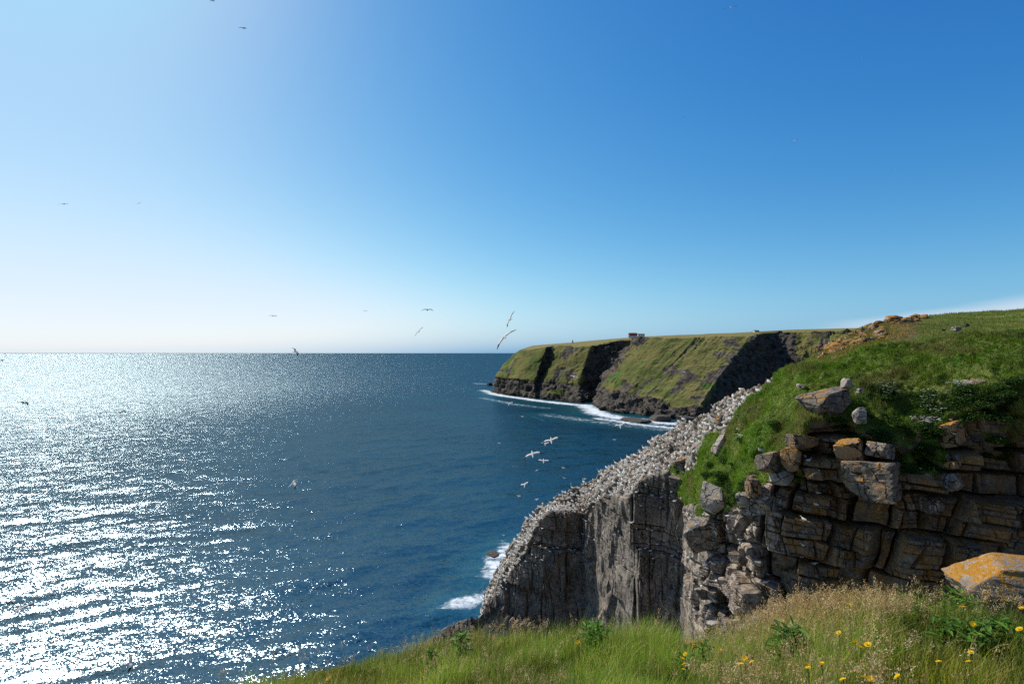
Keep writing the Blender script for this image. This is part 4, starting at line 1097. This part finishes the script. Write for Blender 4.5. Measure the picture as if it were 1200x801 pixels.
def mat_soil():
    t = NT('turf_soil'); n1 = t.noise(3, 5); n2 = t.noise(14, 5)
    c = t.mix(t.ramp(n1, .35, .65), (.03, .05, .012), (.075, .075, .03)); c = t.mix(t.ramp(n2, .5, .7), c, (.11, .09, .05))
    return t.fin(c, .95, t.bump(n2, .8, .03), .1)
o = mesh_np('near_ground', MV, grid_faces(len(rows3), 300), mat_soil(), True); tag(o, kind='structure')
mr3 = (rows3[:, None] * np.ones((1, 300))).ravel(); mx_, my_ = proj(MV)
areaM = np.linalg.norm(np.cross(np.gradient(MV.reshape(len(rows3), 300, 3), axis=1), np.gradient(MV.reshape(len(rows3), 300, 3), axis=0)), axis=-1).ravel()
vis = (mr3 > 2.6) & (mr3 < 6) & (mx_ > 200) & (mx_ < 1290) & (my_ < 900)
wM = vis * areaM
NB = 230000
Pm, im = scatter_grid(MV, wM, NB, .012)
bx = mx_[im]; by = my_[im]
tuft = fbm(Pm * 2.2, 3, 55); hol = ss(-.25, .30, fbm(Pm * 1.7 + 9, 3, 57)); yel = ss(0, .4, fbm(Pm * .9 + 4, 2, 58))[:, None]
straw = np.clip(ss(790, 860, bx) * ss(1060, 980, bx) * .8 + ss(.1, .5, fbm(Pm * 1.3, 3, 56)) * .55, 0, 1)[:, None]
straw *= ((1 - .7 * ss(1040, 1120, bx)) * (1 - .55 * ss(745, 785, by)))[:, None]
colm = palette(NB, [(.14, .235, .018), (.22, .30, .03), (.08, .155, .012), (.33, .34, .07)], [3, 3, 1.5, 1.8], .25)
isst = rng.random((NB, 1)) < straw * .5 + .10
colm = np.where(isst, palette(NB, [(.50, .38, .15), (.38, .30, .10), (.60, .50, .24)], [2, 1, 1]), colm)
colm = np.where(isst, colm, colm * (.62 + .80 * hol[:, None]) * (1 + yel * np.array([.45, .12, .1])))
hgt = rng.gamma(6, .026, NB) * (.55 + .75 * ss(-.3, .4, tuft)) * (.7 + .5 * hol) 
hgt = np.clip(hgt, .04, .34) * np.where(mr3[im] < 3.6, .8, 1)
lean = np.tile([.30, -.05, 0.], (NB, 1)) + rng.normal(0, .6, (NB, 3)) * np.array([1, 1, .12])
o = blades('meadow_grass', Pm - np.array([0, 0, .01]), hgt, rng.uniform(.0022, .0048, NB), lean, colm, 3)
tag(o, 'long green and straw-coloured grass on the near cliff top', 'grass', None, 'stuff')
# the same turf carries on beyond the frame, to the sides and under the photographer
rest = (mr3 > 2.4) & (MV[:, 1] > -2.5) & (~vis) & (np.abs(MV[:, 0]) < 9)
Pr, ir = scatter_grid(MV, rest * areaM, 90000, .02)
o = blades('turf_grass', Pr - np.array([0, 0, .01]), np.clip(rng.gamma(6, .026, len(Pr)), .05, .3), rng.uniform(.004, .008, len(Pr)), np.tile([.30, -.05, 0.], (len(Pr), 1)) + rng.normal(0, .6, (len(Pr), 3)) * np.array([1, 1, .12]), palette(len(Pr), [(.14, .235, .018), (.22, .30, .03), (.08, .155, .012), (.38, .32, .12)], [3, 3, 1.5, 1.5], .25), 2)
tag(o, 'green turf grass at the outer edges of the near cliff top', 'grass', None, 'stuff')
# seed heads
wS = wM * (np.clip(ss(780, 880, mx_) * ss(1090, 1010, mx_), 0, 1) + .05 + .12 * ss(.1, .5, fbm(MV * 1.3, 3, 56)) * ss(1100, 1000, mx_))
wS = wS * (.16 + .84 * ss(772, 735, my_))
NS = 2700
Ps, is_ = scatter_grid(MV, wS, NS, .02)
hs_ = rng.uniform(.20, .36, NS); ls_ = np.tile([.35, -.05, 0.], (NS, 1)) + rng.normal(0, .35, (NS, 3)) * np.array([1, 1, .1]); bs = rng.uniform(.2, .7, NS)
o = blades('grass_stalks', Ps, hs_, np.full(NS, .0022), ls_, palette(NS, [(.30, .24, .11), (.20, .2, .07)], [2, 1]), 3, bend=bs)
tag(o, 'thin straw-coloured grass stalks rising from the near turf', 'grass', None, 'stuff')
ns = 26; t_ = rng.uniform(.74, 1.0, (NS, ns))
c = Ps[:, None] + np.array([0, 0, 1.]) * (hs_[:, None] * (t_ - .35 * bs[:, None] * t_ * t_))[..., None] + ls_[:, None] * (hs_[:, None] * bs[:, None] * t_ * t_)[..., None]
c = c + rng.normal(0, .008, (NS, ns, 3)) * (1.25 - t_)[..., None] * 3
a_ = rng.normal(0, 1, (NS, ns, 3)); a_[..., 2] = np.abs(a_[..., 2]) + .5; a_ /= np.linalg.norm(a_, axis=-1, keepdims=True); b_ = np.cross(a_, rng.normal(0, 1, (NS, ns, 3))); b_ /= np.linalg.norm(b_, axis=-1, keepdims=True)
L = .006; V = np.stack([c - a_ * L, c + b_ * L * .35, c + a_ * L, c - b_ * L * .35], 2).reshape(-1, 3)
colS = np.repeat(palette(NS, [(.60, .41, .20), (.48, .31, .14), (.72, .55, .30)], [2, 2, 1], .2), ns * 4, 0)
o = mesh_np('seed_heads', V, np.arange(len(V)).reshape(-1, 4), M['petal'], False, {'tint': colS}); tag(o, 'feathery pinkish brown seed heads over the near grass', 'grass', None, 'stuff')
mkd = kd_of(mx_, my_, vis)
def onmound(a, b):
    _, i, dd = mkd.find((a, b, 0)); return MV[i]
# broad-leaved plants
def broad(name, n, seed):
    e = empty(name); r_ = np.random.default_rng(seed); V = []; Fq = []; C = []; nb = 0
    for q_ in range(n):
        az_ = r_.random() * 6.28; ln = r_.uniform(.05, .10); ww = ln * r_.uniform(.10, .18); z0 = r_.uniform(.02, .20); x0 = r_.normal(0, .03); y0 = r_.normal(0, .03); el = r_.uniform(.1, 1.0)
        d_ = np.array([math.cos(az_), math.sin(az_), 0]); s_ = np.array([-d_[1], d_[0], 0]); cc = np.array([.10, .20, .025]) * r_.uniform(.6, 1.6)
        prev = None
        for t_, wf in ((0, .15), (.25, .8), (.5, 1), (.75, .7), (1, .05)):
            c_ = np.array([x0, y0, z0]) + d_ * ln * t_ * math.cos(el) + np.array([0, 0, 1]) * ln * (t_ * math.sin(el) - .4 * t_ * t_)
            V += [c_ - s_ * ww * wf + np.array([0, 0, .006]), c_, c_ + s_ * ww * wf + np.array([0, 0, .006])]; C += [cc, cc * .8, cc]
            if prev is not None: Fq += [[prev, prev + 1, nb + 1, nb], [prev + 1, prev + 2, nb + 2, nb + 1]]
            prev = nb; nb += 3
    mesh_np('leaves', np.array(V), np.array(Fq), M['leaf'], True, {'tint': np.array(C)}, parent=e)
    V = [(-.003, 0, 0), (.003, 0, 0), (.002, 0, .17), (-.002, 0, .17), (0, -.003, 0), (0, .003, 0), (0, .002, .17), (0, -.002, .17)]
    mesh_np('stem', np.array(V), np.array([[0, 1, 2, 3], [4, 5, 6, 7]]), M['leaf'], False, {'tint': np.tile([.09, .12, .03], (8, 1))}, parent=e)
    return e
bp = [broad('broad_leaved_plant', 60, 300 + k) for k in range(3)]
for (a, b, n_, sa, sb_, lb) in [(1110, 752, 12, 40, 22, 'below the gap left of the orange boulder'), (1165, 765, 12, 42, 26, 'in the bottom right grass under the orange boulder'), (690, 768, 3, 12, 8, 'in the middle of the grass edge below the lit column'), (905, 775, 5, 40, 16, 'in the tall grass under the seed heads'), (520, 785, 2, 30, 6, 'at the left part of the grass edge'), (820, 795, 3, 30, 8, 'beside the buried orange stones')]:
    for q_ in range(n_):
        x = a + rng.uniform(-1, 1) * sa; y = b + rng.uniform(-1, 1) * sb_
        put(bp[k % 3], onmound(x, y) + np.array([0, 0, .02]), float(rng.uniform(.7, 1.25)), float(rng.random() * 6), 'low broad-leaved green plant ' + lb, 'plant', 'broad-leaved plants in the near grass'); k += 1
# yellow flowers: head position in the picture, rooted in the turf
def flower_proto():
    V = []; Fq = []; nb = 0
    for ring, (n_, ln, el, r0) in enumerate(((18, .0155, .25, .002), (13, .011, .65, .001), (8, .007, 1.1, 0))):
        for k in range(n_):
            a = 6.283 * (k + ring * .4) / n_; d_ = np.array([math.cos(a) * math.cos(el), math.sin(a) * math.cos(el), math.sin(el)]); s_ = np.array([-math.sin(a), math.cos(a), 0]); c0 = d_ * r0; w_ = .0020
            V += [c0 - s_ * w_ * .5, c0 + s_ * w_ * .5, c0 + d_ * ln + s_ * w_, c0 + d_ * ln * 1.04, c0 + d_ * ln - s_ * w_]; Fq.append([nb, nb + 1, nb + 2, nb + 3, nb + 4][:5]); nb += 5
    P5 = np.array(Fq)
    return mesh_np('petals', np.array(V), P5, M['petal'], False, {'tint': np.tile([.85, .55, .01], (len(V), 1))}, link=False)
PET = flower_proto()
cup = None
FLW = [(1022, 704, 'near the right end of the seed heads, highest yellow flower'), (995, 708, 'at the crest of the seed heads'), (1178, 703, 'in front of the orange boulder, touching its base'), (1197, 712, 'at the right edge below the boulder'),
 (1140, 731, 'alone between the boulder and the leafy patch'), (1195, 737, 'at the right edge, lower than the boulder'), (1129, 711, 'left of the boulder base'), (1002, 752, 'upper bright one of the trio in the middle right grass'), (1008, 758, 'lower one of the trio in the middle right grass'), (1017, 755, 'small right one of the trio in the middle right grass'),
 (1100, 775, 'left of the pair in the bottom right leaves'), (1135, 775, 'large one below the leafy patch'), (1138, 764, 'half-open one above the large one in the leafy patch'), (1012, 793, 'left one at the bottom edge of the grass right of centre'), (1020, 795, 'right one at the bottom edge right of centre'), (1052, 793, 'bright one at the bottom edge under the leafy patch'),
 (983, 741, 'tiny one above the trio in the grass'), (842, 737, 'left of the pale stones on the grass edge'), (813, 755, 'on the orange stone, left'), (822, 752, 'on the orange stone, right'), (799, 771, 'left of the cluster under the orange stone'), (803, 766, 'top of the cluster under the orange stone'), (802, 778, 'lower one of the cluster under the orange stone'), (801, 784, 'lowest of the cluster under the orange stone'),
 (843, 761, 'between the orange stone and the trio of flowers'), (868, 778, 'lower left of the group right of the orange stone'), (873, 771, 'top of the group right of the orange stone'), (881, 775, 'large right one of the group right of the orange stone'),
 (927, 772, 'alone in the green tuft'), (946, 778, 'left of the small pair in the dark grass'), (963, 777, 'right of the small pair in the dark grass'), (947, 782, 'under the small pair in the dark grass'), (988, 796, 'low in the grass bottom right of centre'), (495, 793, 'alone at the bottom left of the grass'), (677, 752, 'on the middle of the grass edge'), (385, 794, 'leftmost small one near the corner of the grass')]
mv3 = MV[vis]
for i, (a, b, lb) in enumerate(FLW):
    g = onmound(a, min(b + (62 if a > 700 else 34), 880)); hp = at(a, b, float(g[1]) + .01)
    e = empty('yellow_flower', tuple(g)); h_ = hp - g
    me = PET; o = bpy.data.objects.new('petals', me); COL.objects.link(o); o.parent = e; o.location = tuple(h_)
    s_ = float(rng.uniform(.68, 1.0)) * (1.0 if a > 760 else 1.1); o.scale = (s_,) * 3; o.rotation_euler = (R(float(rng.uniform(10, 60))), R(float(rng.uniform(-25, 25))), float(rng.random() * 6))
    V = []; 
    for t_ in (0, .5, 1):
        c_ = h_ * t_ + np.array([.012 * math.sin(3.14 * t_), 0, 0]); 
        for k_ in range(3): V.append(c_ + .0014 * np.array([math.cos(2.09 * k_), math.sin(2.09 * k_), 0]))
    Fq = [[r_ * 3 + k_, r_ * 3 + (k_ + 1) % 3, (r_ + 1) * 3 + (k_ + 1) % 3, (r_ + 1) * 3 + k_] for r_ in range(2) for k_ in range(3)]
    mesh_np('stem', np.array(V), np.array(Fq), M['leaf'], True, {'tint': np.tile([.09, .14, .03], (9, 1))}, parent=e)
    tag(e, 'yellow flower ' + lb, 'flower', 'yellow flowers in the near grass')
# buried stones in the turf
for k, (a, b, w_, h_, lb, mt) in enumerate([(811, 758, 22, 16, 'orange-lichened stone poking from the turf under yellow flowers', 'near'), (844, 786, 26, 13, 'flat orange and grey stone in the dry grass', 'near'), (836, 733, 17, 11, 'white stone right of the tall pale column on the grass edge', 'pale'), (829, 737, 9, 8, 'smaller white stone beside the bigger one on the grass edge', 'pale')]):
    P_ = onmound(a, b + 3); Y = float(P_[1]) if k < 2 else 5.2
    rock('stone', a, b, Y, w_, h_, lb, M['near'] if mt == 'near' else M['pale'], 20 * k, 140 + k, .8, 'stone', sub=4)
print('gannets', len(chosen), 'ledge', len(got))
